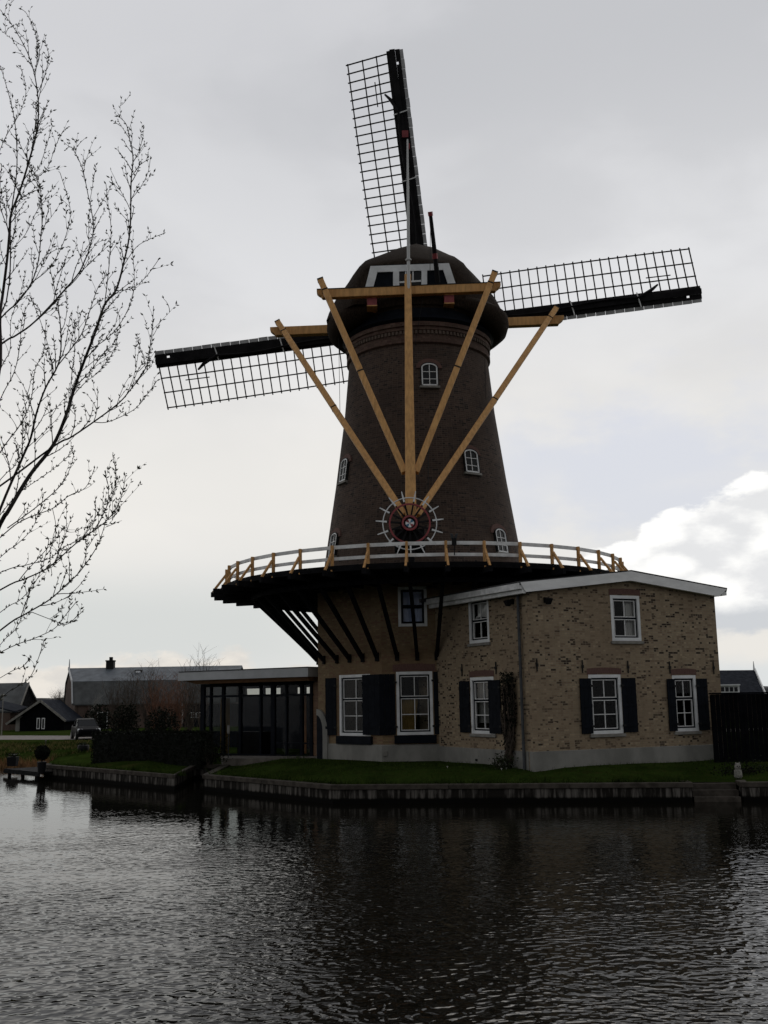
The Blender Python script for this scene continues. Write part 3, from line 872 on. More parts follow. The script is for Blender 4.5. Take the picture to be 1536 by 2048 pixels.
# gallery
ZD, RG, NP = 7.58, 8.2, 38
gal = MB()
gal.lathe((MX, MY, 0), [(3.6, ZD - .07), (RG + .06, ZD - .07), (RG + .06, ZD), (3.6, ZD)], n=NP * 2)
gal = gal.build('gallery', M['black'], mill)
def pol(r, a, z): return V((MX + r * math.cos(a), MY + r * math.sin(a), z))
ANG0 = -math.pi / 2 + R(3.5)
for k in range(NP):
    a = ANG0 + 2 * math.pi * k / NP
    d = V((math.cos(a), math.sin(a), 0))
    j = MB(); j.bar(pol(3.7, a, ZD - .175), pol(RG + .62, a, ZD - .175), .14, .20); j.build('joist', M['black'], gal)
    off = ((a + math.pi / 2 + math.pi / 8) % (math.pi / 4)) - math.pi / 8
    rw = AP / math.cos(off)
    s = MB(); s.bar(pol(7.15, a, ZD - .30), pol(rw + .06, a, 4.66), .125, .14); s.bar(pol(rw + .04, a, 4.5), pol(rw + .04, a, 4.82), .15, .08, up=d)
    s.build('strut', M['black'], gal)
    p = MB(); p.bar(pol(RG, a, ZD - .10), pol(RG, a, ZD + .86), .085, .11, up=d)
    po = p.build('railing_post', M['post'], gal, bevel=.008)
    b = MB(); b.bar(pol(RG + .06, a, ZD + .56), pol(RG + .55, a, ZD - .08), .07, .08); b.build('brace', M['post'], po)
for (z0, hh) in ((ZD + .735, .125), (ZD + .335, .115)):
    r_ = MB(); r_.lathe((MX, MY, 0), [(RG - .115, z0), (RG - .065, z0), (RG - .065, z0 + hh), (RG - .115, z0 + hh), (RG - .115, z0)], n=NP, a0=ANG0, a1=ANG0 + 2 * math.pi)
    r_.build('rail', M['white_worn'], gal)
rb = MB()
rb.lathe((MX, MY, 0), [(7.0, ZD - .45), (7.18, ZD - .45), (7.18, ZD - .28), (7.0, ZD - .28), (7.0, ZD - .45)], n=NP, a0=ANG0, a1=ANG0 + 2 * math.pi)
rb.lathe((MX, MY, 0), [(RG + .03, ZD + .003), (RG + .08, ZD + .003), (RG + .08, ZD + .13), (RG + .03, ZD + .13), (RG + .03, ZD + .003)], n=NP, a0=ANG0, a1=ANG0 + 2 * math.pi)
rb.build('ring_beam', M['black'], gal)

# thatched cap
cap = MB()
def body(v, t_):
    """half width and height of the section at v (towards the camera positive)"""
    vv = [(-4.0, 1.5, 21.6), (-3.2, 2.55, 22.9), (-2.2, 3.35, 23.25), (-1.0, 3.85, 23.25), (0.0, 3.97, 23.05), (1.0, 3.80, 22.5), (2.0, 3.05, 21.75), (2.75, 2.30, 21.12)]
    for (a, wa, ha), (b, wb, hb) in zip(vv, vv[1:]):
        if v <= b + 1e-9:
            k = (v - a) / (b - a); wd = wa + (wb - wa) * k; ht = ha + (hb - ha) * k; break
    P1 = [(0, 1), (.1, .97), (.3, .88), (.45, .76), (.62, .62), (.78, .48), (.86, .38), (.95, .19), (1, 0)]
    P2 = [(0, 1), (.1, .98), (.3, .94), (.45, .90), (.62, .85), (.76, .80), (.86, .72), (.94, .38), (1, 0)]
    k = sstep((v - 0.3) / 2.4)
    i = t_
    f1, f2 = P1[i], P2[i]
    fz = f1[0] * (1 - k) + f2[0] * k; fw = f1[1] * (1 - k) + f2[1] * k
    z0 = 19.2
    return wd * fw, z0 + (ht - z0) * fz
secs = [-4.0 + 6.75 * i / 22 for i in range(23)]
grid = []
for v in secs:
    row = []
    for i in range(9):
        wd, z = body(v, i); row.append(V((MX - .14 * v - wd, MY - v, z)))
    for i in range(7, -1, -1):
        wd, z = body(v, i); row.append(V((MX - .14 * v + wd, MY - v, z)))
    grid.append(row)
i0 = len(cap.v)
for rw_ in grid: cap.v += [p + V((0.03 * noise.noise(p * 2.1), 0, 0.045 * noise.noise(p * 1.6))) for p in rw_]
n_ = len(grid[0])
for a in range(len(grid) - 1):
    for b in range(n_ - 1):
        cap.f.append((i0 + a * n_ + b, i0 + a * n_ + b + 1, i0 + (a + 1) * n_ + b + 1, i0 + (a + 1) * n_ + b)); cap.uv.append(None)
for a in (0, len(grid) - 1):
    cap.f.append(tuple(i0 + a * n_ + b for b in range(n_))); cap.uv.append(None)
# skirt: hangs low at both sides, cut back under the rear gable
NS = 72
sk = [(3.06, 18.62), (3.30, 18.50), (3.60, 18.52), (3.86, 18.74), (3.98, 19.02), (3.96, 19.25), (3.6, 19.5), (2.0, 19.6)]
i0 = len(cap.v)
for (r, z) in sk:
    for j in range(NS):
        a = 2 * math.pi * j / NS
        da = abs((a + math.pi / 2 + math.pi) % (2 * math.pi) - math.pi)
        kk = 1 - 0.97 * math.exp(-(da / 0.80) ** 4)
        rr = min(r, 3.13 + max(0, r - 3.13) * kk)
        zz = z + (0.55 * (1 - kk) if z < 18.6 else 0.25 * (1 - kk) if z < 18.9 else 0)
        zz += -0.10 * math.exp(-((da - 1.45) / 0.3) ** 2) * (1 if z < 19 else 0)
        cap.v.append(V((MX + rr * math.cos(a), MY + rr * math.sin(a), zz)))
for k in range(len(sk) - 1):
    for j in range(NS):
        a = i0 + k * NS + j; b = i0 + k * NS + (j + 1) % NS
        cap.f.append((a, b, b + NS, a + NS)); cap.uv.append(None)
capo = cap.build('cap', M['thatch'], mill, smooth=True)
kp = MB(); kp.lathe((MX, MY, 0), [(2.98, 18.30), (3.16, 18.27), (3.30, 18.38), (3.12, 18.60), (3.06, 18.95), (2.9, 19.5)], n=64); kp.build('curb_boards', M['navy'], capo)
# rear gable
GY = MY - 2.79
gp = lambda px, py, d=0.0: at(px, py, Y=GY - d)
gq = lambda px, py: (at(px, py, Y=GY).x, at(px, py, Y=GY).z)
gb = MB(); gb.prism([gp(733, 584), gp(749, 531), gp(889, 526), gp(908, 577)], (0, -.03, 0)); gb.build('gable_board', M['navy'], capo)
gf = MB()
def plank(poly, d0, d1, mb):
    a = [at(x, y, Y=GY - d0) for x, y in poly]; mb.prism(a, (0, -(d1 - d0), 0))
plank([(728, 586), (741, 533), (757, 536), (744, 586)], .04, .10, gf)
plank([(898, 528), (914, 577), (899, 580), (884, 533)], .04, .10, gf)
plank([(741.5, 533), (897.5, 527), (898, 540), (756, 545)], .045, .09, gf)
plank([(786, 543), (798, 543), (798.5, 582), (792, 589), (786, 583)], .04, .13, gf)
plank([(843, 541), (854, 541), (854, 579), (848, 587), (842.5, 581)], .04, .13, gf)
gfo = gf.build('gable_frame', M['white'], capo)
gw = MB()
plank([(798, 563.5), (842, 560.5), (842, 564), (798, 567)], .04, .08, gw)
for x in (811.5, 826): plank([(x - 1.2, 543), (x + 1.2, 543), (x + 1.2, 563), (x - 1.2, 563)], .04, .07, gw)
gw.build('hatch_bars', M['white_bar'], gfo)
hp = MB(); plank([(798, 541), (842.5, 539), (842.5, 580), (798, 582)], .031, .038, hp); hp.build('hatch_pane', M['carglass'], gfo)
# beams of the tail
def beam(name, a, b, wd, th, parent=mill, m='yellow', up=UP, caps=None):
    q = MB(); q.bar(a, b, wd, th, up=up)
    o = q.build(name, M[m], parent, bevel=.02)
    return o
def xbeam(name, a, b, wd, th):
    d = (b - a).normalized(); u = V((0, 1, 0)).cross(d) * -1
    if u.z < 0: u = -u
    L = (b - a).length; k = th * .62
    prof = [(0, th / 2), (L, th / 2), (L, th * .12), (L - k * .35, -th * .10), (L - k * .75, -th * .26), (L - k, -th / 2), (k, -th / 2), (k * .75, -th * .26), (k * .35, -th * .10), (0, th * .12)]
    q = MB(); q.prism([a + d * x + u * z - V((0, wd / 2, 0)) for x, z in prof], (0, wd, 0))
    return q.build(name, M['yellow'], mill, bevel=.015)
ysp = MY - 3.35
s0, s1 = at(634, 590, Y=ysp), at(1001, 575.5, Y=ysp)
xbeam('short_crossbeam', s0, s1, .30, .36)
cpb = MB(); cpb.bar(s0 + UP * .19, s1 + UP * .19, .34, .03); cpb.build('weather_cap', M['iron'], mill)
l0, l1 = at(541, 665, Y=MY + 1.6), at(1127, 641.5, Y=MY + 1.6)
xbeam('long_crossbeam', l0, l1, .36, .40)
tp0, tp1 = at(815.5, 552, Y=MY - 3.70), at(822, 1056, Y=37.25)
q = MB(); q.bar(tp0, tp1, .26, .30, up=V((0, 1, 0)), w2=.40, t2=.40)
tail = q.build('tail_pole', M['yellow'], mill, bevel=.02)
def on_tail(f): return tp0.lerp(tp1, f)
def brace(x, y, Y, f, dx, hang):
    a = at(x, y, Y=Y); b = on_tail(f) + V((dx, 0.05, 0))
    q = MB(); q.bar(a, b, .235, .25, up=V((0, 1, 0)))
    o = q.build('tail_brace', M['yellow'], mill, bevel=.015)
    d = (b - a).normalized()
    for fr in (.0, .06, .5):
        c = MB(); c.bar(a.lerp(b, fr) - d * .03, a.lerp(b, fr) + d * .03, .255, .27, up=V((0, 1, 0)))
        c.build('iron_band', M['iron'], o)
brace(556, 645, MY + 1.30, .955, -.22, 0)
brace(1112, 617, MY + 1.30, .955, .22, 0)
brace(641, 560, ysp - .32, .80, -.20, 0)
brace(989, 546, ysp - .32, .80, .20, 0)
for (px_, py_) in ((744, 605), (898, 600)):
    q = MB(); a = at(px_, py_, Y=MY - 3.2); q.cbox(a + V((0, .3, 0)), (.20, 0, 0), (0, .42, 0), UP * .16); bo = q.build('beam_end', M['red'], capo)
    q = MB()
    for s_ in (1, -1): q.cbox(a + V((0, .3, .185 * s_)), (.21, 0, 0), (0, .44, 0), UP * .022)
    q.build('beam_trim', M['yellow'], bo)
# flagpole on the tail
fp0, fp1 = at(817.5, 598, Y=MY - 3.98), at(815, 279, Y=MY - 3.98)
q = MB(); q.tube([fp0, fp0.lerp(fp1, .55), fp1], [.075, .06, .035], 10); q.lathe(fp0.lerp(fp1, .24), [(.0, -.03), (.12, -.03), (.12, .03), (0, .03)], n=12)
fl = q.build('flagpole', M['pole_white'], mill, smooth=False)
q = MB(); q.lathe(fp0 - UP * .12, [(0, -.10), (.07, -.06), (.10, 0), (.07, .06), (0, .1)], n=12); q.build('pole_foot', M['pole_white'], fl)
# brake pole sticking up out of the gable
b0, b1 = at(876, 566, Y=MY - 3.05), at(861, 430, Y=MY - 4.2)
q = MB(); q.tube([b0, b1], [.11, .075], 8); bp = q.build('brake_pole', M['sailblack'], mill)
q = MB(); d = (b1 - b0).normalized(); q.tube([b1 - d * .04, b1 + d * .13], [.10, .10], 8); q.tube([b0.lerp(b1, .36), b0.lerp(b1, .44)], [.115, .112], 8); q.build('pole_band', M['red'], bp)
for ln_, r_ in (([b1, at(860, 545, Y=MY - 4.2)], .010), ([at(846, 595, Y=MY - 3.4), at(830, 690, Y=MY - 3.6), at(825, 760, Y=MY - 4.6)], .010),
                ([at(857, 860, Y=39.2), at(856, 1015, Y=37.8)], .014), ([at(677, 655, Y=43.5), at(680, 825, Y=40.5)], .010), ([at(968, 650, Y=43.5), at(972, 800, Y=42.0)], .010)):
    q = MB(); q.tube(ln_, r_, 4); q.build('rope', M['iron'], mill)
q = MB(); q.tube([at(856, 893, Y=39.0), at(856, 906, Y=39.0)], [.05, .06], 8); q.build('rope_block', M['iron'], mill)
# capstan wheel at the foot of the tail
WC = at(819.5, 1047, Y=36.95)
wax = (on_tail(0.9) - on_tail(1.0)); wax = V((0.0, -1.0, 0.10)).normalized()
wx = V((1, 0, 0)); wz = wax.cross(wx) * -1
if wz.z < 0: wz = -wz
wp = lambda r, a, d=0.0: WC + wx * (r * math.cos(a)) + wz * (r * math.sin(a)) + wax * d
def hoop(mb, r, w_, t_, d=0.0, n=48):
    for k in range(n):
        a, b = 2 * math.pi * k / n, 2 * math.pi * (k + 1) / n
        mb.hexa((wp(r - w_, a, d - t_), wp(r + w_, a, d - t_), wp(r + w_, b, d - t_), wp(r - w_, b, d - t_),
                 wp(r - w_, a, d + t_), wp(r + w_, a, d + t_), wp(r + w_, b, d + t_), wp(r - w_, b, d + t_)))
q = MB(); hoop(q, .96, .016, .03)
whl = q.build('capstan_wheel', M['white'], mill)
q = MB(); hoop(q, .72, .03, .03); q.build('red_hoop', M['red'], whl)
q = MB(); hoop(q, .25, .035, .05, .06); q.build('hub_ring', M['red'], whl)
for k in range(15):
    a = 2 * math.pi * (k + .28) / 15
    q = MB(); q.bar(wp(.16, a), wp(.80, a), .06, .05, up=wax); q.build('spoke', M['sailblack'], whl)
    q = MB(); q.bar(wp(.82, a), wp(1.22, a), .065, .055, up=wax, w2=.03, t2=.04); q.build('grip', M['white'], whl)
q = MB(); q.lathe(WC, [(.0, -.25), (.34, -.25), (.34, -.06), (.21, -.02), (.21, .05), (0, .05)], n=28, axis=wax); q.build('hub', M['sailblack'], whl)
for nm, m_, offs in (('star_white', 'white', (0, 2, 4)), ('star_blue', 'blue', (1, 4.0001)), ('star_red', 'red', (3, 5))):
    pass
q = MB(); qb_ = MB(); qr_ = MB()
for k in range(8):
    a0_, a1_ = 2 * math.pi * (k + .5) / 8, 2 * math.pi * (k + 1.5) / 8
    tgt = q if k % 2 == 1 else (qb_ if k in (0, 4) else qr_)
    tgt.face([wp(0, 0, .056)] + [wp(.155, a0_ + (a1_ - a0_) * i / 4, .056) for i in range(5)])
q.build('star_white', M['white'], whl); qb_.build('star_blue', M['blue'], whl); qr_.build('star_red', M['red'], whl)
q = MB(); q.cbox(WC + V((0, .55, -.55)), (.55, 0, 0), (0, .22, 0), UP * .42); q.cbox(WC + V((0, .35, -1.2)), (.16, 0, 0), (0, .12, 0), UP * .5)
q.build('winch_box', M['sailblack'], mill, bevel=.03)

# sails
TAU = R(12.5)
HUB = at(853, 654, Y=MY + 4.5)
YW = R(1.3)
E1 = V((math.cos(YW), -math.sin(YW), 0)); E2 = V((-math.sin(TAU) * math.sin(YW), -math.sin(TAU) * math.cos(YW), math.cos(TAU))); EN = E1.cross(E2) * -1       # EN points away from the camera
if EN.y < 0: EN = -EN
tip = on_plane(784, 100, HUB, EN) - HUB
D0 = V((tip.dot(E1), tip.dot(E2))); LEN = D0.length; D0 = D0 / LEN
ws = MB(); ws.bar(HUB - EN * 2.2, HUB + EN * .5, .5, .5); ws.cbox(HUB, E1 * .45, E2 * .45, EN * .45)
hubo = ws.build('windshaft', M['sailblack'], mill)
for qi_ in range(4):
    ca, sa = [(1, 0), (0, -1), (-1, 0), (0, 1)][qi_]        # turned clockwise from the upper sail
    dx, dy = D0.x * ca - D0.y * sa, D0.x * sa + D0.y * ca
    D = E1 * dx + E2 * dy; S = E1 * (-dy) + E2 * dx          # S: lattice side
    def SP(r, s, d=0.0):
        tw_ = R(1 + 19 * max(0, min(1, (r - 3.2) / 10)))
        k = s * math.sin(tw_) if s > 0 else 0
        return HUB + D * r + S * (s * (math.cos(tw_) if s > 0 else 1)) + EN * (d + k)
    lat = MB(); r0, r1 = 3.0, LEN - .12; nb = 24
    SL = 2.34
    for k in range(nb):
        r = r0 + (r1 - r0) * k / (nb - 1)
        sl = SL * (0.88 + 0.12 * (r - r0) / (r1 - r0))
        lat.bar(SP(r, .1), SP(r, sl + .10), .054, .05, up=EN)
    for fr in (1.0, .665, .33):
        for k in range(nb - 1):
            ra = r0 + (r1 - r0) * k / (nb - 1); rb_ = r0 + (r1 - r0) * (k + 1) / (nb - 1)
            f = lambda r: SL * (0.88 + 0.12 * (r - r0) / (r1 - r0)) * (fr if fr == 1 else fr * .93 + .05)
            lat.bar(SP(ra - .03, f(ra), -.045), SP(rb_ + .03, f(rb_), -.045), .062, .035, up=EN)
    ra, rb_ = r1 - 2.35, r1 - 1.15
    lat.bar(SP(ra, 1.05, .03), SP(rb_, 1.05, .03), .05, .03, up=EN)
    sail = lat.build('sail', M['lath'], mill)
    q = MB(); q.bar(HUB + D * .2, HUB + D * LEN, .34, .36, up=EN, w2=.26, t2=.2); q.build('stock', M['sailblack'], sail)
    q = MB()
    # dark leading boards with the peg hole near the tip
    def brd(a, b, s0_, s1_, d0_, d1_, mb):
        mb.hexa((SP(a, s0_, d0_), SP(b, s0_, d0_), SP(b, s1_, d0_), SP(a, s1_, d0_), SP(a, s0_, d1_), SP(b, s0_, d1_), SP(b, s1_, d1_), SP(a, s1_, d1_)))
    brd(2.6, LEN - .72, -.36, -.14, -.02, .03, q); brd(LEN - .58, LEN, -.36, -.14, -.02, .03, q)
    brd(LEN - .718, LEN - .582, -.36, -.24, -.02, .03, q)
    brd(2.6, LEN, .12, .30, -.02, .03, q)
    q.build('leading_board', M['navy'] if False else M['sailblack'], sail)
    q = MB(); nbd = 23
    for k in range(nbd):
        a = 2.6 + (LEN - 2.6) * k / nbd; b = 2.6 + (LEN - 2.6) * (k + 1) / nbd - .02
        jj = random.uniform(-.012, .012)
        brd(a, b, -.53 + jj, -.36, .0, .04, q)
    q.build('wind_board', M['sailgrey'], sail)
    for r in (LEN - 3.1, LEN - 6.3):
        q = MB(); q.bar(SP(r, .33, -.22), SP(r + .12, -.40, -.22), .05, .03, up=EN); q.build('clamp', M['white_worn'], sail)
    q = MB(); cl_ = [SP(LEN - 2.0, .62, -.05), SP(LEN - 2.35, .38, -.20), SP(LEN - 3.0, .10, -.26)]
    q.tube(cl_, [.05, .09, .06], 6)
    pts_ = [SP(r, .05 + .10 * math.sin(r * .9), -.24 - .02 * math.sin(r * 2)) for r in [LEN - 3 - i * .45 for i in range(18)]]
    q.tube(pts_, [.05 - .0015 * i for i in range(18)], 6)
    q.build('furled_cloth', M['sailblack'], sail)
    if qi_ == 0:
        q = MB(); a = SP(LEN - 4.1, -.12, -.26); q.cbox(a, E1 * .15, E2 * .16, EN * .03); q.cbox(SP(LEN - 4.7, -.2, -.26), E1 * .07, E2 * .14, EN * .03); q.build('red_tag', M['red'], sail)
# gallery flood lamp (clamped to the rail)
flp = at(908, 1082, Y=MY - RG - .02)
fll = thing('flood_lamp', flp, 'black twin floodlight clamped to the white gallery rail beside the wheel', 'floodlight')
q = MB(); q.tube([flp + V((0, -.06, -.5)), flp + V((0, -.06, .05))], .02, 6); q.cbox(flp + V((0, -.05, -.03)), (.08, 0, 0), (0, .06, 0), UP * .12); q.build('bracket', M['plastic'], fll)
for s_ in (-1, 1):
    q = MB(); c = flp + V((.065 * s_, -.07, .14)); q.cbox(c, V((.05, 0, .02 * s_)), V((0, .05, 0)), V((0.02 * s_, -.02, .10))); q.build('lamp_head', M['zinc'], fll, bevel=.015)

# ------------------------------------------------------------------ brick house joined to the mill
HC = at(1068, 1538, Z=.82); HR = at(1452, 1519.2, Z=.82); HJ = at(884, 1522, Z=.83)
hU = V((HR.x - HC.x, HR.y - HC.y, 0)); HW = hU.length; hU.normalize()
hN = hU.cross(UP)
hW = V((HJ.x - HC.x, HJ.y - HC.y, 0)).normalized()   # runs back along the left wall
HZ = 0.55
HO = V((HC.x, HC.y, HZ))
house = thing('brick_house', (HC.x, HC.y, 0.6), 'two storey yellow brick house with low white edged gable joined to the windmill', 'house')
OV = 0.26
fo_ = HO + hN * OV                            # plane of the barge boards
bl, br_, bt = px2uv(1040, 1164, fo_, hU, hN), px2uv(1454, 1178, fo_, hU, hN), px2uv(1262, 1142, fo_, hU, hN)
bl2, br2, bt2 = px2uv(1052, 1184, fo_, hU, hN), px2uv(1438, 1193, fo_, hU, hN), px2uv(1262, 1161, fo_, hU, hN)
ru = bt[0]
zl = px2uv(1056, 1182, HO, hU, hN)[1]; zr_ = px2uv(1431, 1193, HO, hU, hN)[1]; zt = px2uv(1262, 1158, HO, hU, hN)[1]
zl = min(zl, bl2[1]) ; 
ztop = lambda u: (zl + (zt - zl) * u / ru) if u <= ru else (zt + (zr_ - zt) * (u - ru) / (HW - ru))
o1 = rect(HO, hU, hN, 1222, 1191, 1280.5, 1282)
o2 = rect(HO, hU, hN, 1179, 1349, 1244, 1468)
o3 = rect(HO, hU, hN, 1347, 1350.5, 1394.5, 1463)
LL = 8.5
hUL = -hW; hNL = hUL.cross(UP)                          # left wall: u runs from the back towards the corner
HOL = HO + hW * LL
o4 = rect(HOL, hUL, hNL, 938, 1196, 978, 1286)
o5 = rect(HOL, hUL, hNL, 942, 1354, 989, 1468)
hb = MB()
wall(hb, HO, hU, hN, HW, ztop, [o1, o2, o3], extra=[ru])
wall(hb, HOL, hUL, hNL, LL, lambda u: zl, [o4, o5])
wall(hb, HO + hU * HW, hW, hU, LL, lambda u: zr_)
hb.build('wall', M['house_brick'], house)
pb = MB()
pz = px2uv(1150, 1500, HO, hU, hN)[1]
pb.box(HO + hN * .035 - hNL * 0 - hU * .035 - UP * .3, hU * (HW + .07), hW * .2, UP * (pz + .3))
pb.box(HO + hW * .236 - hU * .035 - UP * .3, hW * (LL - .3), hU * .2, UP * (pz + .3))
pb.build('plinth', M['plinth'], house, bevel=.01)
# roof: two shallow slopes with white barge boards
def FP(u, z, d=0.0): return fo_ + hU * u + UP * z + hW * (d / hW.dot(-hN))
rf = MB()
for (a, b) in ((bl, bt), (bt, br_)):
    rf.hexa((FP(a[0], a[1] - .10, .03), FP(b[0], b[1] - .10, .03), FP(b[0], b[1] - .10, LL + .6), FP(a[0], a[1] - .10, LL + .6),
             FP(a[0], a[1] + .035, -.02), FP(b[0], b[1] + .035, -.02), FP(b[0], b[1] + .035, LL + .6), FP(a[0], a[1] + .035, LL + .6)))
rfo = rf.build('roof', M['roofdark'], house)
for (a, b, a2, b2) in ((bl, bt, bl2, bt2), (bt, br_, bt2, br2)):
    f = MB()
    f.hexa((FP(a2[0], a2[1], .03), FP(b2[0], b2[1], .03), FP(b2[0], b2[1], 0), FP(a2[0], a2[1], 0),
            FP(a[0], a[1], .03), FP(b[0], b[1], .03), FP(b[0], b[1], -.004), FP(a[0], a[1], -.004)))
    f.build('barge_board', M['fascia'], rfo)
so_ = MB()
so_.hexa((FP(bl2[0] + .1, bl2[1] + .01, .035), FP(bt2[0], bt2[1] + .01, .035), FP(bt2[0], bt2[1] + .01, OV + .02), FP(bl2[0] + .1, bl2[1] + .01, OV + .02),
          FP(bl2[0] + .1, bl2[1] + .05, .035), FP(bt2[0], bt2[1] + .05, .035), FP(bt2[0], bt2[1] + .05, OV + .02), FP(bl2[0] + .1, bl2[1] + .05, OV + .02)))
so_.hexa((FP(bt2[0], bt2[1] + .01, .035), FP(br2[0], br2[1] + .01, .035), FP(br2[0], br2[1] + .01, OV + .02), FP(bt2[0], bt2[1] + .01, OV + .02),
          FP(bt2[0], bt2[1] + .05, .035), FP(br2[0], br2[1] + .05, .035), FP(br2[0], br2[1] + .05, OV + .02), FP(bt2[0], bt2[1] + .05, OV + .02)))
so_.build('soffit', M['fascia'], rfo)
gt = MB()                                       # boxed gutter along the left eaves
e0 = FP(bl[0] - .005, bl[1] - .004, .035)
GL = (HJ - HC).length + .35
gt.box(e0 - UP * .22 , hW * GL, hU * .22, UP * .21)
gt.box(e0 - UP * .36 + hU * .10, hW * GL, hU * .14, UP * .139)
gt.build('gutter', M['white_worn'], house, bevel=.012)
gt = MB()
e0r = FP(br_[0], br_[1] - .004, .035)
gt.box(e0r - UP * .22, hW * (LL + .4), -hU * .22, UP * .21); gt.build('gutter', M['white_worn'], house)
dp = MB()
dx = HOL + hUL * px2uv(1046, 1350, HOL, hUL, hNL)[0] + hNL * .09; dx.z = 0
zg = e0.z - .30
dp.tube([dx + UP * .45, dx + UP * zg], .05, 10)
for z in (1.6, 3.0, 4.4, 5.8): dp.tube([dx + UP * z, dx + UP * (z + .05)], .062, 10)
dpo = dp.build('downpipe', M['zinc'], house)
hh_ = MB(); hc = dx + UP * (zg + .12); hh_.hexa([hc + hW * a + hU * b + UP * c for a, b, c in ((-.09, -.08, -.16), (.09, -.08, -.16), (.09, .08, -.16), (-.09, .08, -.16), (-.22, -.16, .10), (.22, -.16, .10), (.22, .12, .10), (-.22, .12, .10))])
hh_.cbox(hc + UP * .125, hW * .24, hU * .15, UP * .025); hh_.build('rain_hopper', M['zinc'], dpo)
cs = M['curtain']
window(house, HO, hU, hN, o1, rows=(1, 1), split=.5, curtain=[(((.66, .98), (1, .98), (1, .02), (.58, .02)), cs)])
window(house, HO, hU, hN, o2)
window(house, HO, hU, hN, o3)
window(house, HOL, hUL, hNL, o4, rows=(1, 1), split=.5, curtain=[(((.12, 1.0), (1.0, 1.0), (1.0, .55), (.10, .62)), cs), (((.60, .48), (1.0, .48), (1.0, .0), (.82, .0)), cs)])
lace = mat('lace_cloth', (0.16, 0.155, 0.15), 0.9, 0.5, 12, stretch=(5, 5, 1))
window(house, HOL, hUL, hNL, o5, curtain=[(((.0, 1.0), (1, 1.0), (1, .15), (0, .15)), lace)])
for O_, U_, N_, op in ((HO, hU, hN, o1), (HO, hU, hN, o2), (HO, hU, hN, o3), (HOL, hUL, hNL, o4), (HOL, hUL, hNL, o5)):
    sill(house, O_, U_, N_, op); lintel(house, O_, U_, N_, op, .20, .04)
def shut_px(O, U, N, x0, x1, op, lo=.03, hi=.12, hinge='r', ang=.04):
    ym = 1410
    shutter(house, O, U, N, (px2uv(x0, ym, O, U, N)[0], px2uv(x1, ym, O, U, N)[0], op[2] + lo, op[3] - hi), ang, hinge)
shut_px(HO, hU, hN, 1159.5, 1183, o2, hinge='r'); shut_px(HO, hU, hN, 1244, 1271.5, o2, hinge='l')
shut_px(HO, hU, hN, 1334.5, 1351, o3, hinge='r'); shut_px(HO, hU, hN, 1394.5, 1415, o3, hinge='l')
shut_px(HOL, hUL, hNL, 922, 941, o5, hinge='r'); shut_px(HOL, hUL, hNL, 981, 1003, o5, hinge='r', ang=.05)
for (O_, U_, N_, lst) in ((HO, hU, hN, ((1073, 1330), (1164, 1333), (1255, 1334), (1338.5, 1335), (1426, 1336))), (HOL, hUL, hNL, ((925, 1340), (993, 1336)))):
    for (x, y) in lst:
        u, v = px2uv(x, y, O_, U_, N_); a = MB(); c = O_ + U_ * u + UP * v + N_ * .03
        a.bar(c - UP * .21, c + UP * .21, .035, .03, up=N_); a.bar(c + N_ * .01 - UP * .05, c + N_ * .01 + UP * .05, .08, .035, up=N_)
        a.build('wall_anchor', M['iron'], house)
for (x, y, O_, U_, N_) in ((1090, 1200, HO, hU, hN), (1026, 1203, HOL, hUL, hNL)):
    u, v = px2uv(x, y, O_, U_, N_); c = O_ + U_ * u + UP * v
    a = MB(); a.cbox(c + N_ * .03, U_ * .06, N_ * .03, UP * .09); a.tube([c + N_ * .05, c + N_ * .2 + UP * .05], .025, 6)
    a.hexa([c + N_ * (.2 + q[1]) + U_ * q[0] + UP * q[2] for q in ((-.06, -.06, -.16), (.06, -.06, -.16), (.06, .06, -.16), (-.06, .06, -.16), (-.10, -.12, .08), (.10, -.12, .08), (.10, .14, .02), (-.10, .14, .02))])
    a.build('wall_lamp', M['plastic'], house)
# brick relieving courses / vents low on the left wall
for x in (955, 1000):
    u, v = px2uv(x, 1520, HOL, hUL, hNL); a = MB(); a.cbox(HOL + hUL * u + UP * v + hNL * .045, hUL * .06, hNL * .012, UP * .04); a.build('air_vent', M['iron'], house)

# ------------------------------------------------------------------ leaf and twig helpers
def leaves(mb, pts, s0, s1, n=1):
    for p in pts:
        s = random.uniform(s0, s1)
        a = V((random.gauss(0, 1), random.gauss(0, 1), random.gauss(0, 1))).normalized()
        b = a.cross(V((random.gauss(0, 1), random.gauss(0, 1), random.gauss(0, 1)))).normalized()
        mb.face([p - a * s, p + b * s * .45, p + a * s, p - b * s * .45])
def twig_fan(mb, base, n, hgt, spread, r0=.02, seg=5, wob=.12, dirv=None):
    tips = []
    for i in range(n):
        an = random.uniform(0, 2 * math.pi); hh = hgt * random.uniform(.55, 1.0); sp = spread * random.uniform(.15, 1)
        p = V(base) + V((random.uniform(-.15, .15), random.uniform(-.15, .15), 0)); pts_ = [p.copy()]
        d = V((math.cos(an) * sp, math.sin(an) * sp, hh)) / seg
        for k in range(seg):
            p = p + d + V((random.gauss(0, 1), random.gauss(0, 1), random.gauss(0, .4))) * wob * hh / seg
            pts_.append(p.copy())
        mb.tube(pts_, [r0 * (1 - .8 * k / seg) for k in range(seg + 1)], 3, caps=False)
        for k in range(2, seg + 1):
            for _ in range(2):
                q = pts_[k]; e = V((random.gauss(0, .5), random.gauss(0, .5), random.uniform(.4, 1))) * hh * .16
                mb.tube([q, q + e * .5 + V((0, 0, .02)), q + e], [r0 * .35, r0 * .28, r0 * .12], 3, caps=False)
                tips.append(q + e)
    return tips
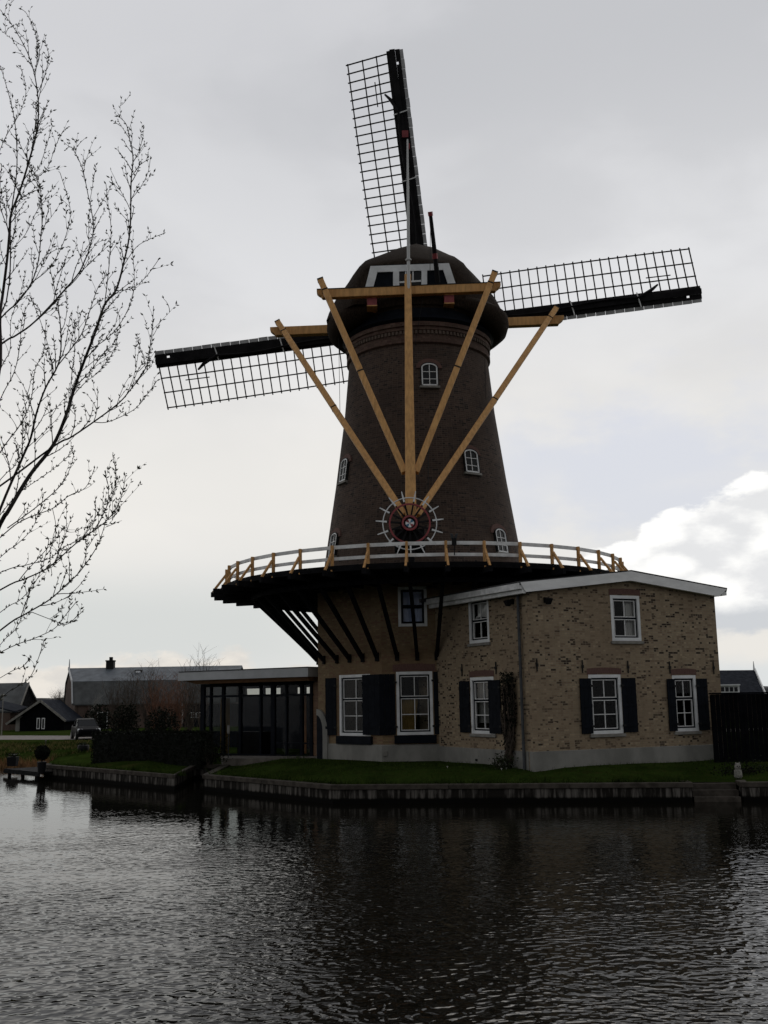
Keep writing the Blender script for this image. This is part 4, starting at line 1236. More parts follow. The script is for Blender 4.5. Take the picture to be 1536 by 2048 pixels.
def bare_tree(name, base, hgt, label, group=None, m='twig', th=.12, seed=1, spread=.5, depth=4, cat='tree', lean=(0, 0)):
    rnd = random.Random(seed)
    t = thing(name, tuple(base), label, cat, group)
    tr = MB(); brm = MB()
    def grow(p, d, ln, r, lv):
        n = 4; pts_ = [p.copy()]; q = p.copy(); dd = d.copy()
        for k in range(n):
            dd = (dd + V((rnd.gauss(0, .12), rnd.gauss(0, .12), rnd.gauss(.04, .06)))).normalized()
            q = q + dd * ln / n; pts_.append(q.copy())
        (tr if lv == 0 else brm).tube(pts_, [r * (1 - .55 * k / n) for k in range(n + 1)], 6 if lv == 0 else 4 if lv < 3 else 3, caps=False)
        if lv >= depth: return
        for k in range(2 if lv == 0 else 1, n + 1):
            for _ in range(rnd.choice((1, 2, 2)) if lv > 0 else 2):
                o = V((rnd.gauss(0, 1), rnd.gauss(0, 1), rnd.gauss(.3, .5))).normalized()
                nd = (dd * (1 - spread) + o * spread).normalized()
                grow(pts_[k], nd, ln * rnd.uniform(.5, .75), r * (1 - .55 * k / n) * .6, lv + 1)
    grow(V(base) - UP * .2, V((lean[0], lean[1], 1)).normalized(), hgt * .42, th, 0)
    tr.build('trunk', M[m], t); brm.build('branches', M[m], t)
    return t

# climbing shrub on the left wall of the house
u, v = px2uv(1026, 1528, HOL, hUL, hNL)
vb = HOL + hUL * u + hNL * .16; vb.z = .80
vine = thing('climbing_shrub', tuple(vb), 'dark bare climbing shrub trained up a panel on the house wall beside the downpipe', 'shrub')
q = MB()
u0_, v0_ = px2uv(1010, 1345, HOL, hUL, hNL); u1_, _ = px2uv(1033, 1345, HOL, hUL, hNL)
vt = v0_ + HZ
for i in range(46):
    x = random.uniform(u0_ + .05, u1_ - .02); p = vb.copy(); pts_ = [p.copy()]
    e = HOL + hUL * x + hNL * random.uniform(.05, .22); e.z = vt * random.uniform(.8, 1.0)
    for k in range(1, 8):
        f = k / 7; g = vb.lerp(e, f ** .8); g.z = vb.z + (e.z - vb.z) * f
        hx = min(1, f * 1.6); g = V(((vb.x + (e.x - vb.x) * hx), (vb.y + (e.y - vb.y) * hx), g.z)) + V((random.gauss(0, .05), random.gauss(0, .05), random.gauss(0, .04)))
        pts_.append(g)
    q.tube(pts_, [.028 * (1 - .75 * k / 7) for k in range(8)], 4, caps=False)
q.build('stems', M['twig'], vine)
q = MB(); lp = []
for i in range(1500):
    x = random.uniform(u0_, u1_); zz = random.uniform(vb.z + 1.0, vt) if random.random() < .85 else random.uniform(vb.z, vb.z + 1)
    if zz < vb.z + 1.3 and abs(x - u) > .22: continue
    p = HOL + hUL * x + hNL * random.uniform(.03, .26); p.z = zz; lp.append(p)
leaves(q, lp, .03, .07); q.build('foliage', M['hedge'], vine)
bs = thing('low_shrub', tuple(vb + hNL * .3 - hW * .2), 'small leafy bush at the foot of the climbing shrub by the house corner', 'shrub')
q = MB(); c = vb + hNL * .35 - hW * .15
tp = twig_fan(q, c, 14, .5, .3, .008); q.build('stems', M['twig'], bs)
q = MB(); leaves(q, [c + V((random.gauss(0, .2), random.gauss(0, .2), abs(random.gauss(.2, .14)))) for _ in range(350)], .03, .06); q.build('foliage', M['leaf'], bs)

# ------------------------------------------------------------------ glass link building on the left of the mill
AB = at(634, 1514, Z=.82); AA = at(401, 1512, Z=.76)
aU = V((AB.x - AA.x, AB.y - AA.y, 0)); AW = aU.length; aU.normalize(); aN = aU.cross(UP); aW = -aN
AZ = .74; AO = V((AA.x, AA.y, AZ))
annex = thing('glass_pavilion', (AA.x, AA.y, .6), 'low flat roofed glass pavilion with dark mullions between hedge and mill', 'building')
fa0 = at(352, 1343.5, Y=AA.y - .6); fa1 = at(634, 1336.5, Y=AB.y - 1.0)
zf = (fa0.z + fa1.z) / 2; zf2 = zf - .36
RO = AO + aN * .95; xl = (fa0 - RO).dot(aU)
def AP_(u, d, z): p = AO + aU * u + aW * d; p.z = z; return p
DP = 6.0
q = MB(); q.hexa((AP_(xl, -.95, zf2), AP_(AW + .3, -.95, zf2), AP_(AW + .3, DP, zf2), AP_(xl, DP, zf2), AP_(xl, -.95, zf), AP_(AW + .3, -.95, zf), AP_(AW + .3, DP, zf), AP_(xl, DP, zf)))
ro = q.build('roof', M['grey_fascia'], annex)
q = MB(); q.hexa((AP_(xl + .05, -.97, zf + .003), AP_(AW + .3, -.97, zf + .003), AP_(AW + .3, DP, zf + .003), AP_(xl + .05, DP, zf + .003), AP_(xl + .05, -.97, zf + .04), AP_(AW + .3, -.97, zf + .04), AP_(AW + .3, DP, zf + .04), AP_(xl + .05, DP, zf + .04)))
q.build('roof_edge', M['roofdark'], ro)
q = MB(); q.hexa((AP_(xl + .9, -.75, zf2 - .16), AP_(AW + .2, -.75, zf2 - .16), AP_(AW + .2, DP - .2, zf2 - .16), AP_(xl + .9, DP - .2, zf2 - .16), AP_(xl + .25, -.85, zf2 - .003), AP_(AW + .2, -.85, zf2 - .003), AP_(AW + .2, DP - .1, zf2 - .003), AP_(xl + .25, DP - .1, zf2 - .003)))
q.build('soffit', M['brownwood'], annex)
ux = lambda x: px2uv(x, 1440, AO, aU, aN)[0]
zc = zf2 - .165
ztr = AZ + px2uv(520, 1391, AO, aU, aN)[1]
for (x, wd) in ((406, .22), (422, .09), (447, .14), (481, .14), (522, .10), (547, .22), (574, .08), (604, .14), (624, .14)):
    q = MB(); u = ux(x); q.hexa((AP_(u - wd / 2, -.06, AZ - .2), AP_(u + wd / 2, -.06, AZ - .2), AP_(u + wd / 2, .06, AZ - .2), AP_(u - wd / 2, .06, AZ - .2), AP_(u - wd / 2, -.06, zc), AP_(u + wd / 2, -.06, zc), AP_(u + wd / 2, .06, zc), AP_(u - wd / 2, .06, zc)))
    q.build('mullion', M['navy'], annex)
for z, th in ((ztr, .09), (zc - .07, .13), (AZ + .10, .10), (AZ + .62, .06)):
    q = MB(); a, b = ux(406), ux(628)
    if th == .06: a = ux(553)
    q.hexa((AP_(a, -.05, z - th / 2), AP_(b, -.05, z - th / 2), AP_(b, .05, z - th / 2), AP_(a, .05, z - th / 2), AP_(a, -.05, z + th / 2), AP_(b, -.05, z + th / 2), AP_(b, .05, z + th / 2), AP_(a, .05, z + th / 2)))
    q.build('rail', M['navy'], annex)
q = MB()
for i in range(3):
    a, b = [(406, 447), (447, 522), (522, 632)][i]
    q = MB(); q.face([AP_(ux(a), 0, AZ), AP_(ux(b), 0, AZ), AP_(ux(b), 0, zc), AP_(ux(a), 0, zc)]); q.build('pane', M['glass'], annex, fixn=False)
q = MB(); q.face([AP_(ux(406), 0, AZ), AP_(ux(406), DP - .5, AZ), AP_(ux(406), DP - .5, zc), AP_(ux(406), 0, zc)]); q.build('pane', M['glass'], annex, fixn=False)
q = MB(); q.face([AP_(ux(400), -.2, AZ - .02), AP_(AW + .5, -.2, AZ - .02), AP_(AW + .5, DP, AZ - .02), AP_(ux(400), DP, AZ - .02)]); q.build('floor', M['brownwood'], annex)
# back wall: dark panelling with a strip of clerestory openings
q = MB(); bO = AP_(ux(406), DP - .4, AZ)
bw_ = AW - ux(406) + .5
zt0 = at(540, 1389, Y=AA.y + 4.5).z - AZ; zt1 = at(540, 1376, Y=AA.y + 4.5).z - AZ
ops = []
for (x0, x1) in ((424, 446), (449, 480), (487, 521), (529, 541), (549, 561), (593, 601), (611, 621)):
    a = px2uv(x0, 1383, bO, aU, aN)[0]; b = px2uv(x1, 1383, bO, aU, aN)[0]
    lo_ = .9 if x1 < 482 else zt0
    hi_ = zt1 + .25 if x1 < 482 else zt1
    ops.append((a, b, lo_, hi_))
wall(q, bO, aU, aN, bw_, lambda u: zc - AZ, ops, reveal=.1)
q.build('back_wall', M['navy'], annex)
tg = glass_mat('tinted_glass', (0.42, 0.43, 0.42))
for op in ops:
    q = MB(); q.face([bO + aU * u + UP * v - aN * .05 for u, v in ((op[0], op[2]), (op[1], op[2]), (op[1], op[3]), (op[0], op[3]))]); q.build('clerestory_pane', tg, annex, fixn=False)
q = MB(); n = 16; a, b = ux(425), ux(443)
for i in range(n):
    u0c, u1c = a + (b - a) * i / n, a + (b - a) * (i + 1) / n
    q.face([AP_(u0c, .5 + .05 * math.sin(i * 2), AZ + .05), AP_(u1c, .5 + .05 * math.sin(i * 2 + 2), AZ + .05), AP_(u1c, .5 + .05 * math.sin(i * 2 + 2), ztr - .1), AP_(u0c, .5 + .05 * math.sin(i * 2), ztr - .1)])
q.build('curtain', M['amber'], annex, smooth=True)
q = MB(); a = AP_(ux(562), 1.6, AZ); q.bar(a, a + UP * 2.6, .14, .14, up=V((0, 1, 0))); q.build('timber_post', mat('orange_wood', (.30, .12, .035), .6, .2, 3), annex)
q = MB(); a, b = ux(450), ux(500); q.hexa((AP_(a, .8, AZ), AP_(b, .8, AZ), AP_(b, 1.4, AZ), AP_(a, 1.4, AZ), AP_(a, .8, AZ + 1.05), AP_(b, .8, AZ + 1.05), AP_(b, 1.4, AZ + 1.05), AP_(a, 1.4, AZ + 1.05))); q.build('counter', M['sailblack'], annex)
q = MB(); a, b = ux(630), AW + .4
q.hexa((AP_(ux(627), -.02, AZ), AP_(b, -.02, AZ), AP_(b, .15, AZ), AP_(ux(627), .15, AZ), AP_(ux(627), -.02, zc), AP_(b, -.02, zc), AP_(b, .15, zc), AP_(ux(627), .15, zc))); q.build('end_panel', M['brownwood'], annex)
# paving strip before the pavilion
q = MB(); pz_ = .72
P4 = [at(446, 1517, Z=.80), at(636, 1515.5, Z=.86), at(636, 1510, Z=.86), at(440, 1511.5, Z=.80)]
q.hexa([p - UP * .35 for p in P4] + P4); tag(q.build('path', M['path']), kind='structure')
# letterbox post
lbp = at(456.5, 1519, Z=.74)
t = thing('letterbox_post', tuple(lbp), 'thin grey post with a small box on top before the glass pavilion', 'letterbox')
q = MB(); q.tube([lbp - UP * .2, lbp + UP * 1.05], .022, 8); q.build('post', M['zinc'], t)
q = MB(); q.cbox(lbp + UP * 1.22, (.055, 0, 0), (0, .05, 0), UP * .17); q.build('box', M['stone'], t, bevel=.01)

# ------------------------------------------------------------------ hedge
def hedge(name, a, b, th, z0, z1, label, n, ss=(.03, .06)):
    a, b = V(a), V(b); d = (b - a); L = d.length; d.normalize(); nrm = V((-d.y, d.x, 0))
    t = thing(name, (a.x, a.y, z0), label, 'hedge')
    q = MB(); k = .07
    q.hexa([p for p in ((a + d * k + nrm * k) , (b - d * k + nrm * k), (b - d * k + nrm * (th - k)), (a + d * k + nrm * (th - k)))])if False else None
    q.hexa([V((p.x, p.y, z0 - .1)) for p in (a + d * k + nrm * k, b - d * k + nrm * k, b - d * k + nrm * (th - k), a + d * k + nrm * (th - k))] +
           [V((p.x, p.y, z1 - k)) for p in (a + d * k + nrm * k, b - d * k + nrm * k, b - d * k + nrm * (th - k), a + d * k + nrm * (th - k))])
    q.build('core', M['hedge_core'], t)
    q = MB(); lp = []
    for _ in range(n):
        r = random.random(); u = random.uniform(0, L); v = random.uniform(0, th); z = random.uniform(z0, z1)
        if r < .55: v = abs(random.gauss(0, .05))
        elif r < .85: z = z1 + random.gauss(-.02, .035) + .03 * noise.noise(V((u * 1.5, 0, 0)))
        elif r < .93: u = abs(random.gauss(0, .05))
        else: u = L - abs(random.gauss(0, .05))
        p = a + d * u + nrm * v; p.z = z; lp.append(p)
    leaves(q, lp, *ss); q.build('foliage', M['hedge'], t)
    return t
ha = at(181, 1524, Z=.66); hb_ = at(402, 1523, Z=.72)
hz1 = at(300, 1464.5, Y=(ha.y + hb_.y) / 2).z
hedge('hedge', ha, hb_, 1.0, .5, hz1, 'long dark clipped hedge behind the left quay wall beside the pavilion', 9000)
hd2 = at(402, 1526, Z=.70); hd3 = at(447, 1524, Z=.70)
sh2 = thing('box_shrub', tuple(hd2), 'dark rounded shrub at the end of the hedge by the pavilion corner', 'shrub')
q = MB(); c = hd2.lerp(hd3, .4)
leaves(q, [c + V((random.gauss(0, .33), random.gauss(0, .25), abs(random.gauss(.45, .35)))) for _ in range(1500)], .03, .06); q.build('foliage', M['hedge'], sh2)
q = MB(); twig_fan(q, c - UP * .1, 14, .9, .5, .014); q.build('stems', M['twig'], sh2)

# ------------------------------------------------------------------ right hand fence, owl, shrubs, far roof
f0 = at(1431, 1525, Z=.82); f0.z = .5
fd = V((1.0, -.04, 0)).normalized()
ftop = at(1433, 1386, Y=f0.y).z
fence = thing('board_fence', tuple(f0), 'tall black boarded fence to the right of the brick house', 'fence')
q = MB(); n = 40; wd = .15
for k in range(n):
    a = f0 + fd * (k * wd); q.hexa((a, a + fd * (wd - .012), a + fd * (wd - .012) + V((0, .03, 0)), a + V((0, .03, 0)),
        V((a.x, a.y, ftop - .05)), V((*(a + fd * (wd - .012)).xy, ftop - .05)), V((*(a + fd * (wd - .012)).xy, ftop - .05)) + V((0, .03, 0)), V((a.x, a.y, ftop - .05)) + V((0, .03, 0))))
q.build('boards', M['blackboard'], fence)
q = MB(); a = V((f0.x, f0.y, ftop - .045)) - V((.05, .05, 0)); q.box(a, fd * (n * wd + .1), V((0, .13, 0)), UP * .055); q.build('top_rail', M['blackboard'], fence)
for k in range(0, 7): 
    q = MB(); a = f0 + fd * (k * 1.0 + .05) + V((0, .09, 0)); q.bar(a, V((a.x, a.y, ftop - .06)), .10, .10, up=V((0, 1, 0))); q.build('fence_post', M['blackboard'], fence)

op_ = at(1477, 1556, Z=ZQ); op_.z = ZQ
owl = thing('owl_statue', tuple(op_), 'small weathered grey stone owl statue standing on the quay edge', 'statue')
q = MB(); q.lathe(op_, [(0, 0), (.105, 0), (.115, .05), (.115, .14), (.10, .22), (.085, .255)], n=20)
q.build('body', mat('owl_stone', (.20, .195, .17), .9, .35, 14, bump=.6, bscale=30), owl, smooth=True)
q = MB(); q.lathe(op_ + UP * .25, [(0, .20), (.045, .185), (.082, .14), (.098, .08), (.088, .02), (.07, 0)], n=20); hd = q.build('head', M['stone'], owl, smooth=True)
q = MB()
for s_ in (-1, 1): q.lathe(op_ + V((.052 * s_, -.01, .42)), [(.028, 0), (.018, .035), (0, .06)], n=8)
q.build('ear_tufts', M['stone'], hd)
for s_ in (-1, 1):
    q = MB(); q.lathe(op_ + V((.036 * s_, -.082, .345)), [(0, .012), (.018, .008), (.024, -.01)], n=12, axis=(.25 * s_, -1, 0)); q.build('eye', M['iron'], hd)
    q = MB(); q.hexa([op_ + V((s_ * x, y, z)) for x, y, z in ((.09, -.05, .03), (.13, -.01, .03), (.12, .04, .03), (.09, .04, .03), (.085, -.05, .24), (.115, -.01, .24), (.11, .04, .24), (.085, .04, .24))]); q.build('wing', M['stone'], owl, bevel=.015)
q = MB(); q.lathe(op_ + V((0, -.09, .325)), [(.016, 0), (.008, -.02), (0, -.035)], n=8); q.build('beak', M['iron'], hd)

for k, (x, y, z, sp, nn, lab) in enumerate(((1500, 1549, .35, .55, 900, 'low dark spreading shrub on the quay right of the owl statue'),
                                             (1533, 1530, .65, .45, 800, 'yellowish leafy bush before the black fence at the right edge'))):
    c = at(x, y, Z=.6)
    t = thing('low_shrub', tuple(c), lab, 'shrub')
    q = MB(); twig_fan(q, c - UP * .1, 12, z, sp, .01); q.build('stems', M['twig'], t)
    q = MB(); leaves(q, [c + V((random.gauss(0, sp), random.gauss(0, .25), abs(random.gauss(0, z * .5)))) for _ in range(nn)], .025, .06); q.build('foliage', M['hedge'] if k == 0 else M['leaf'], t)

# distant dark roofed house behind the fence
DY = 105
t = thing('distant_house', tuple(V((at(1470, 1400, Y=DY).x, DY, .5))), 'distant house with dark slate roof and white dormer behind the fence', 'house')
A = lambda x, y, d=0: at(x, y, Y=DY + d)
q = MB(); rA, rB, eA, eB = A(1405, 1341, 5), A(1508, 1340, 5), A(1400, 1392), A(1529, 1390)
bk = V((0, 10, 0))
q.prism([rA, rB, eB, eA], (0, .2, 0)); 
q.face([rA, rB, V((eB.x, eB.y + 10, eB.z)), V((eA.x, eA.y + 10, eA.z))]); 
rfo2 = q.build('roof', M['slate'], t)
q = MB(); q.bar(rB + V((.1, 0, .05)), eB + V((.1, -.1, 0)), .12, .3); q.tube([rB, rB + UP * .9], [.10, .03], 6); q.build('verge_board', M['white'], rfo2)
q = MB(); q.hexa([V((p.x, p.y, .3)) for p in (eA, eB, eB + bk, eA + bk)] + [eA, eB, eB + bk, eA + bk]); q.build('wall', M['barn_brick'], t)
q = MB(); q.box(A(1437, 1386, .2), V((2.1, 0, 0)), V((0, 2, 0)), UP * .7); q.box(A(1436, 1371.5, -.1), V((2.2, 0, 0)), V((0, 2.4, 0)), UP * .12)
do = q.build('dormer', M['white'], rfo2)
for x in (1445, 1454, 1463, 1472):
    q = MB(); q.cbox(A(x, 1378.5, .17), (.16, 0, 0), (0, .02, 0), UP * .22); q.build('pane', M['carglass'], do)

# ------------------------------------------------------------------ barn, shed and houses on the left
BY = 114.0
barn = thing('barn_house', tuple(V((at(146, 1450, Y=BY).x, BY, .5))), 'long red brick barn house with blue grey mansard roof and chimney', 'house')
B = lambda x, y, d=0: at(x, y, Y=BY + d)
xl_, xr_ = B(146, 1408).x, B(471, 1408).x
ze, zk, zrg = B(146, 1408).z, B(141, 1363, 1.2).z, B(139, 1336.5, 5).z
X0, X1 = V((xl_, 0, 0)), V((xr_, 0, 0))
lk = -7.4 / 10                    # gable turned a little towards us
prof_ = [(0, ze), (1.2, zk), (5, zrg), (8.8, zk), (10, ze)]
def BP(i, right):
    d, z = prof_[i]; return V((xr_ if right else xl_ + lk * d * .55, BY + d, z))
q = MB()
for i, m_ in ((1, 'barnroof'), (2, 'barnroof')):
    q.hexa((BP(i, 0) - UP * .12, BP(i, 1) - UP * .12, BP(i + 1, 1) - UP * .12, BP(i + 1, 0) - UP * .12, BP(i, 0), BP(i, 1), BP(i + 1, 1), BP(i + 1, 0)))
up_roof = q.build('roof', M['barnroof'], barn)
q = MB()
for i in (0, 3):
    q.hexa((BP(i, 0) - UP * .15, BP(i, 1) - UP * .15, BP(i + 1, 1) - UP * .16, BP(i + 1, 0) - UP * .16, BP(i, 0) - UP * .02, BP(i, 1) - UP * .02, BP(i + 1, 1) - UP * .03, BP(i + 1, 0) - UP * .03))
q.build('lower_roof', M['barnroof2'], barn)
q = MB()
g = [BP(i, 0) + V((.15, 0, -.15)) for i in range(5)]
g0, g4 = V((g[0].x, g[0].y + .25, .2)), V((g[4].x, g[4].y, .2))
q.prism([g0, V((g[0].x, g[0].y + .25, g[0].z)), g[1] + V((0, .2, 0)), g[2], g[3], g[4], g4], (.3, 0, 0))
q.box(V((xl_ + .4, BY + .25, .2)), V((xr_ - xl_ - .4, 0, 0)), V((0, 9.5, 0)), UP * (ze - .35))
q.build('wall', M['barn_brick'], barn)
q = MB()
for i in range(2): q.bar(BP(i, 0) + V((-.06, -.06, 0)), BP(i + 1, 0) + V((-.06, -.06, 0)), .14, .26)
q.tube([BP(2, 0), BP(2, 0) + UP * 1.0], [.09, .04], 5)
q.build('verge_board', M['grey_fascia'], barn)
q = MB(); c = B(221, 1333, 4.9); q.cbox(c, (.42, 0, 0), (0, .4, 0), UP * .55); q.cbox(c + UP * .62, (.48, 0, 0), (0, .45, 0), UP * .07); q.cbox(c + V((.05, 0, .85)), (.17, 0, 0), (0, .17, 0), UP * .2); q.build('chimney', M['iron'], up_roof)
q = MB(); c = B(277, 1344.5, 3.6); q.cbox(c, (.36, 0, 0), (0, .25, 0), UP * .25); s_ = q.build('skylight', M['iron'], up_roof)
q = MB(); q.cbox(c + V((0, -.26, .04)), (.26, 0, 0), (0, .01, 0), UP * .10); q.build('pane', M['lamp_lens'], s_)
q = MB(); c0, c1 = B(366, 1409, .05), B(415, 1455, .05); q.hexa([V((x, BY + .08 + y, z)) for z in (.4, c0.z) for x, y in ((c0.x, 0), (c1.x + 4, 0), (c1.x + 4, .15), (c0.x, .15))]); bd_ = q.build('barn_door', M['navy'], barn)
q = MB(); q.cbox(V((c0.x - .05, BY + .06, 2.0)), (.07, 0, 0), (0, .05, 0), UP * 1.1); q.build('door_post', M['white'], bd_)
for x in (383.5, 396):
    q = MB(); c = B(x, 1430, 0); P = lambda u, v, d=0.0: c + V((u, d + .03, v))
    ring(q, P, -.24, .24, -.27, .27, .05, -.03, .03); slab(q, P, -.02, .02, -.21, .21, -.03, .03); slab(q, P, -.18, .18, -.02, .02, -.031, .031); q.build('door_window', M['white_worn'], bd_)
for x, wd in ((205, .55),):
    q = MB(); c = B(x, 1441, .15); P = lambda u, v, d=0.0: c + V((u, d, v)); ring(q, P, -wd, wd, -.9, .9, .09, -.1, .05); wo_ = q.build('window', M['white_worn'], barn)
    q = MB(); q.cbox(c + V((0, .02, 0)), (wd - .1, 0, 0), (0, .02, 0), UP * .8); q.build('pane', M['carglass'], wo_)
for k, x in enumerate((137, 142.5)):
    q = MB(); f = (146 - x) / 18.0; c = V((xl_ + lk * 10 * f * .55 - .02, BY + 10 * f, 1.6)); q.cbox(c, (.05, 0, 0), (0, .5, 0), UP * .9); wo_ = q.build('window', M['white_worn'], barn)
    q = MB(); q.cbox(c - V((.05, 0, 0)), (.012, 0, 0), (0, .38, 0), UP * .76); q.build('pane', M['carglass'], wo_)

SY = 108.0
S_ = lambda x, y, d=0: at(x, y, Y=SY + d)
shed = thing('black_shed', tuple(V((S_(85, 1450).x, SY, .5))), 'small black gabled shed with pale roof edges left of the barn', 'shed')
pk, el_, er_ = S_(83, 1403), S_(40, 1437), S_(129, 1440)
q = MB(); q.prism([V((el_.x, SY, .3)), V((er_.x, SY, .3)), er_, pk, el_], (0, 6, 0)); q.build('wall', M['blackboard'], shed)
q = MB(); o_ = V((-.1, -.35, .05)); e2_ = S_(14, 1450)
for a, b in ((pk, e2_), (pk, er_ + (er_ - pk) * .1)):
    q.hexa([p + V((0, -.35, .02)) for p in (a, b)] + [p + V((0, 6.2, .02)) for p in (b, a)] + [p + V((0, -.35, .16)) for p in (a, b)] + [p + V((0, 6.2, .16)) for p in (b, a)])
q.build('roof', M['slate'], shed)
q = MB()
for a, b in ((pk, e2_), (pk, er_ + (er_ - pk) * .1)): q.bar(a + V((0, -.38, .08)), b + V((0, -.38, .08)), .05, .22)
q.build('verge_board', M['stone'], shed)
for x in (76.5, 86.5):
    q = MB(); c = S_(x, 1447, -.03); q.cbox(c, (.16, 0, 0), (0, .03, 0), UP * .55); wo_ = q.build('window', M['white_worn'], shed)
    q = MB(); q.cbox(c + V((0, -.035, 0)), (.09, 0, 0), (0, .01, 0), UP * .46); q.build('pane', M['carglass'], wo_)
q = MB(); a, b = S_(30, 1457), S_(42, 1432); q.hexa([V((x, SY + y, z)) for z in (.4, b.z) for x, y in ((a.x, .1), (b.x, .1), (b.x, 2), (a.x, 2))]); q.build('lean_to', M['plinth'], shed)

LY = 118.0
L_ = lambda x, y, d=0: at(x, y, Y=LY + d)
lh = thing('grey_roofed_house', tuple(V((L_(-20, 1450).x, LY, .5))), 'house with plain dark grey roof cut off by the left edge', 'house')
xr2 = L_(33, 1366).x; 
q = MB(); zr2, ze2 = L_(20, 1366, 4).z, L_(20, 1421).z
q.hexa((V((xr2 - 14, LY, ze2 - .2)), V((L_(38, 1421).x, LY, ze2 - .2)), V((xr2, LY + 4, zr2 - .2)), V((xr2 - 14, LY + 4, zr2 - .2)), V((xr2 - 14, LY, ze2)), V((L_(38, 1421).x, LY, ze2)), V((xr2, LY + 4, zr2)), V((xr2 - 14, LY + 4, zr2))))
q.hexa((V((xr2 - 14, LY + 8, ze2 - .2)), V((L_(38, 1421).x, LY + 8, ze2 - .2)), V((xr2, LY + 4, zr2 - .2)), V((xr2 - 14, LY + 4, zr2 - .2)), V((xr2 - 14, LY + 8, ze2)), V((L_(38, 1421).x, LY + 8, ze2)), V((xr2, LY + 4, zr2)), V((xr2 - 14, LY + 4, zr2))))
r3 = q.build('roof', M['barnroof2'], lh)
q = MB(); q.bar(V((xr2 + .05, LY + 4, zr2)), V((L_(38, 1421).x + .05, LY - .05, ze2)), .1, .25); q.build('verge_board', M['stone'], r3)
q = MB(); q.hexa([V((x, y, z)) for z in (.2, ze2 - .1) for x, y in ((xr2 - 13.5, LY + .3), (xr2 + .2, LY + .3), (xr2 + .2, LY + 7.5), (xr2 - 13.5, LY + 7.5))]); 
q.prism([V((xr2, LY + .3, ze2 - .1)), V((xr2, LY + 7.5, ze2 - .1)), V((xr2 - .1, LY + 4, zr2 - .2))], (-.25, 0, 0)); q.build('wall', M['blackboard'], lh)
lb = thing('brick_outbuilding', tuple(V((L_(5, 1450, -6).x, LY - 6, .5))), 'low red brick outbuilding with sloping roof at the left edge', 'shed')
q = MB(); a, b, c = L_(-40, 1408, -6), L_(3, 1413, -6), L_(30, 1425, -6)
q.hexa((a, c, c + V((0, 4, .4)), a + V((0, 4, .4)), a + UP * .15, c + UP * .15, c + V((0, 4, .55)), a + V((0, 4, .55)))); q.build('roof', M['slate'], lb)
q = MB(); q.hexa([V((x, LY - 5.7 + y, z)) for z in (.3, c.z - .05) for x, y in ((a.x, 0), (c.x - .6, 0), (c.x - .6, 3.2), (a.x, 3.2))]); q.build('wall', M['barn_brick'], lb)

# far wood on the horizon
q = MB(); xs = [-560 + 8 * i for i in range(160)]
top = lambda x, s: 8.4 + 2.8 * noise.noise(V((x * .02, s, 0))) + 1.4 * noise.noise(V((x * .12, s, 5)))
rows_ = [(900, 0), (905, .72), (912, .95), (930, 1.0), (960, .9), (965, 0)]
i0 = len(q.v)
for (y, f) in rows_:
    for x in xs: q.v.append(V((x, y + 8 * noise.noise(V((x * .05, 9, y * .01))), top(x, y * .03) * f)))
for k in range(len(rows_) - 1):
    for j in range(len(xs) - 1):
        a = i0 + k * len(xs) + j; q.f.append((a, a + 1, a + 1 + len(xs), a + len(xs))); q.uv.append(None)
tag(q.build('far_wood', M['treeline'], smooth=False), 'dark wood along the horizon beyond the houses', 'wood', kind='stuff')

# bare trees and shrubs about the barn
def gp_(px, py, z=.52): return at(px, py, Z=z)
def gy_(px, Y): p = at(px, 1400, Y=Y); p.z = .5; return p
bare_tree('bare_tree', gy_(108, 140), 6.6, 'bare spreading tree rising behind the shed and barn gable', m='twig', th=.16, seed=4, spread=.62, depth=4)
bare_tree('pollard_tree', gy_(80, 120), 4.6, 'small bare pollard tree directly behind the shed roof', m='twig', th=.16, seed=9, spread=.5, depth=3)
bare_tree('birch_tree', gy_(170, 96), 5.2, 'slim pale birch sapling standing behind the parked car', m='stone', th=.055, seed=3, spread=.28, depth=3)
for k, (x, Y, hh, sp, m_, n, lab) in enumerate((
        (232, 92, 4.4, 1.2, 'twig', 55, 'bare grey brown twiggy bush before the barn, nearest the car'),
        (262, 96, 5.4, 1.5, 'twig', 60, 'tall bare twiggy bush before the middle of the barn'),
        (318, 84, 4.6, 1.5, 'redtwig', 85, 'broad reddish brown bare willow bush behind the hedge'),
        (352, 86, 4.9, 1.4, 'redtwig', 75, 'tall reddish bare bush next to the barn door'),
        (296, 100, 6.2, 1.3, 'twig', 45, 'thin tall bare bush reaching over the barn roof'),
        (380, 70, 5.2, .9, 'twig', 30, 'sparse bare bush close to the pavilion roof end'),
        (404, 100, 7.4, 1.6, 'twig', 30, 'bare tree twigs showing above the pavilion roof'))):
    c = gy_(x, Y); t = thing('bare_bush', tuple(c), lab, 'bush', 'bare bushes in front of the barn')
    q = MB(); twig_fan(q, c - UP * .1, n, hh, sp, .028, seg=6, wob=.16); q.build('stems', M[m_], t)
for k, (x, Y, rx, rz, lab) in enumerate(((196, 90, 1.2, 1.45, 'dark evergreen bush directly behind the parked car'), (252, 80, 1.15, 1.5, 'dark evergreen bush above the middle of the hedge'),
                                          (325, 78, 1.3, 1.3, 'dark evergreen bush above the right half of the hedge'))):
    c = gy_(x, Y); t = thing('evergreen_bush', tuple(c), lab, 'bush', 'evergreen bushes behind the hedge')
    q = MB(); lp = []
    for _ in range(1600):
        d = V((random.gauss(0, 1), random.gauss(0, 1), random.gauss(0, 1))).normalized() * (random.random() ** .4)
        lp.append(c + V((d.x * rx, d.y * rx, rz * .8 + d.z * rz * (1 + .2 * noise.noise(d * 2)))))
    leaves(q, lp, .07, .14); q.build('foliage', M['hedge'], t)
    q = MB(); twig_fan(q, c, 8, rz * 1.3, rx * .6, .03); q.build('stems', M['twig'], t)
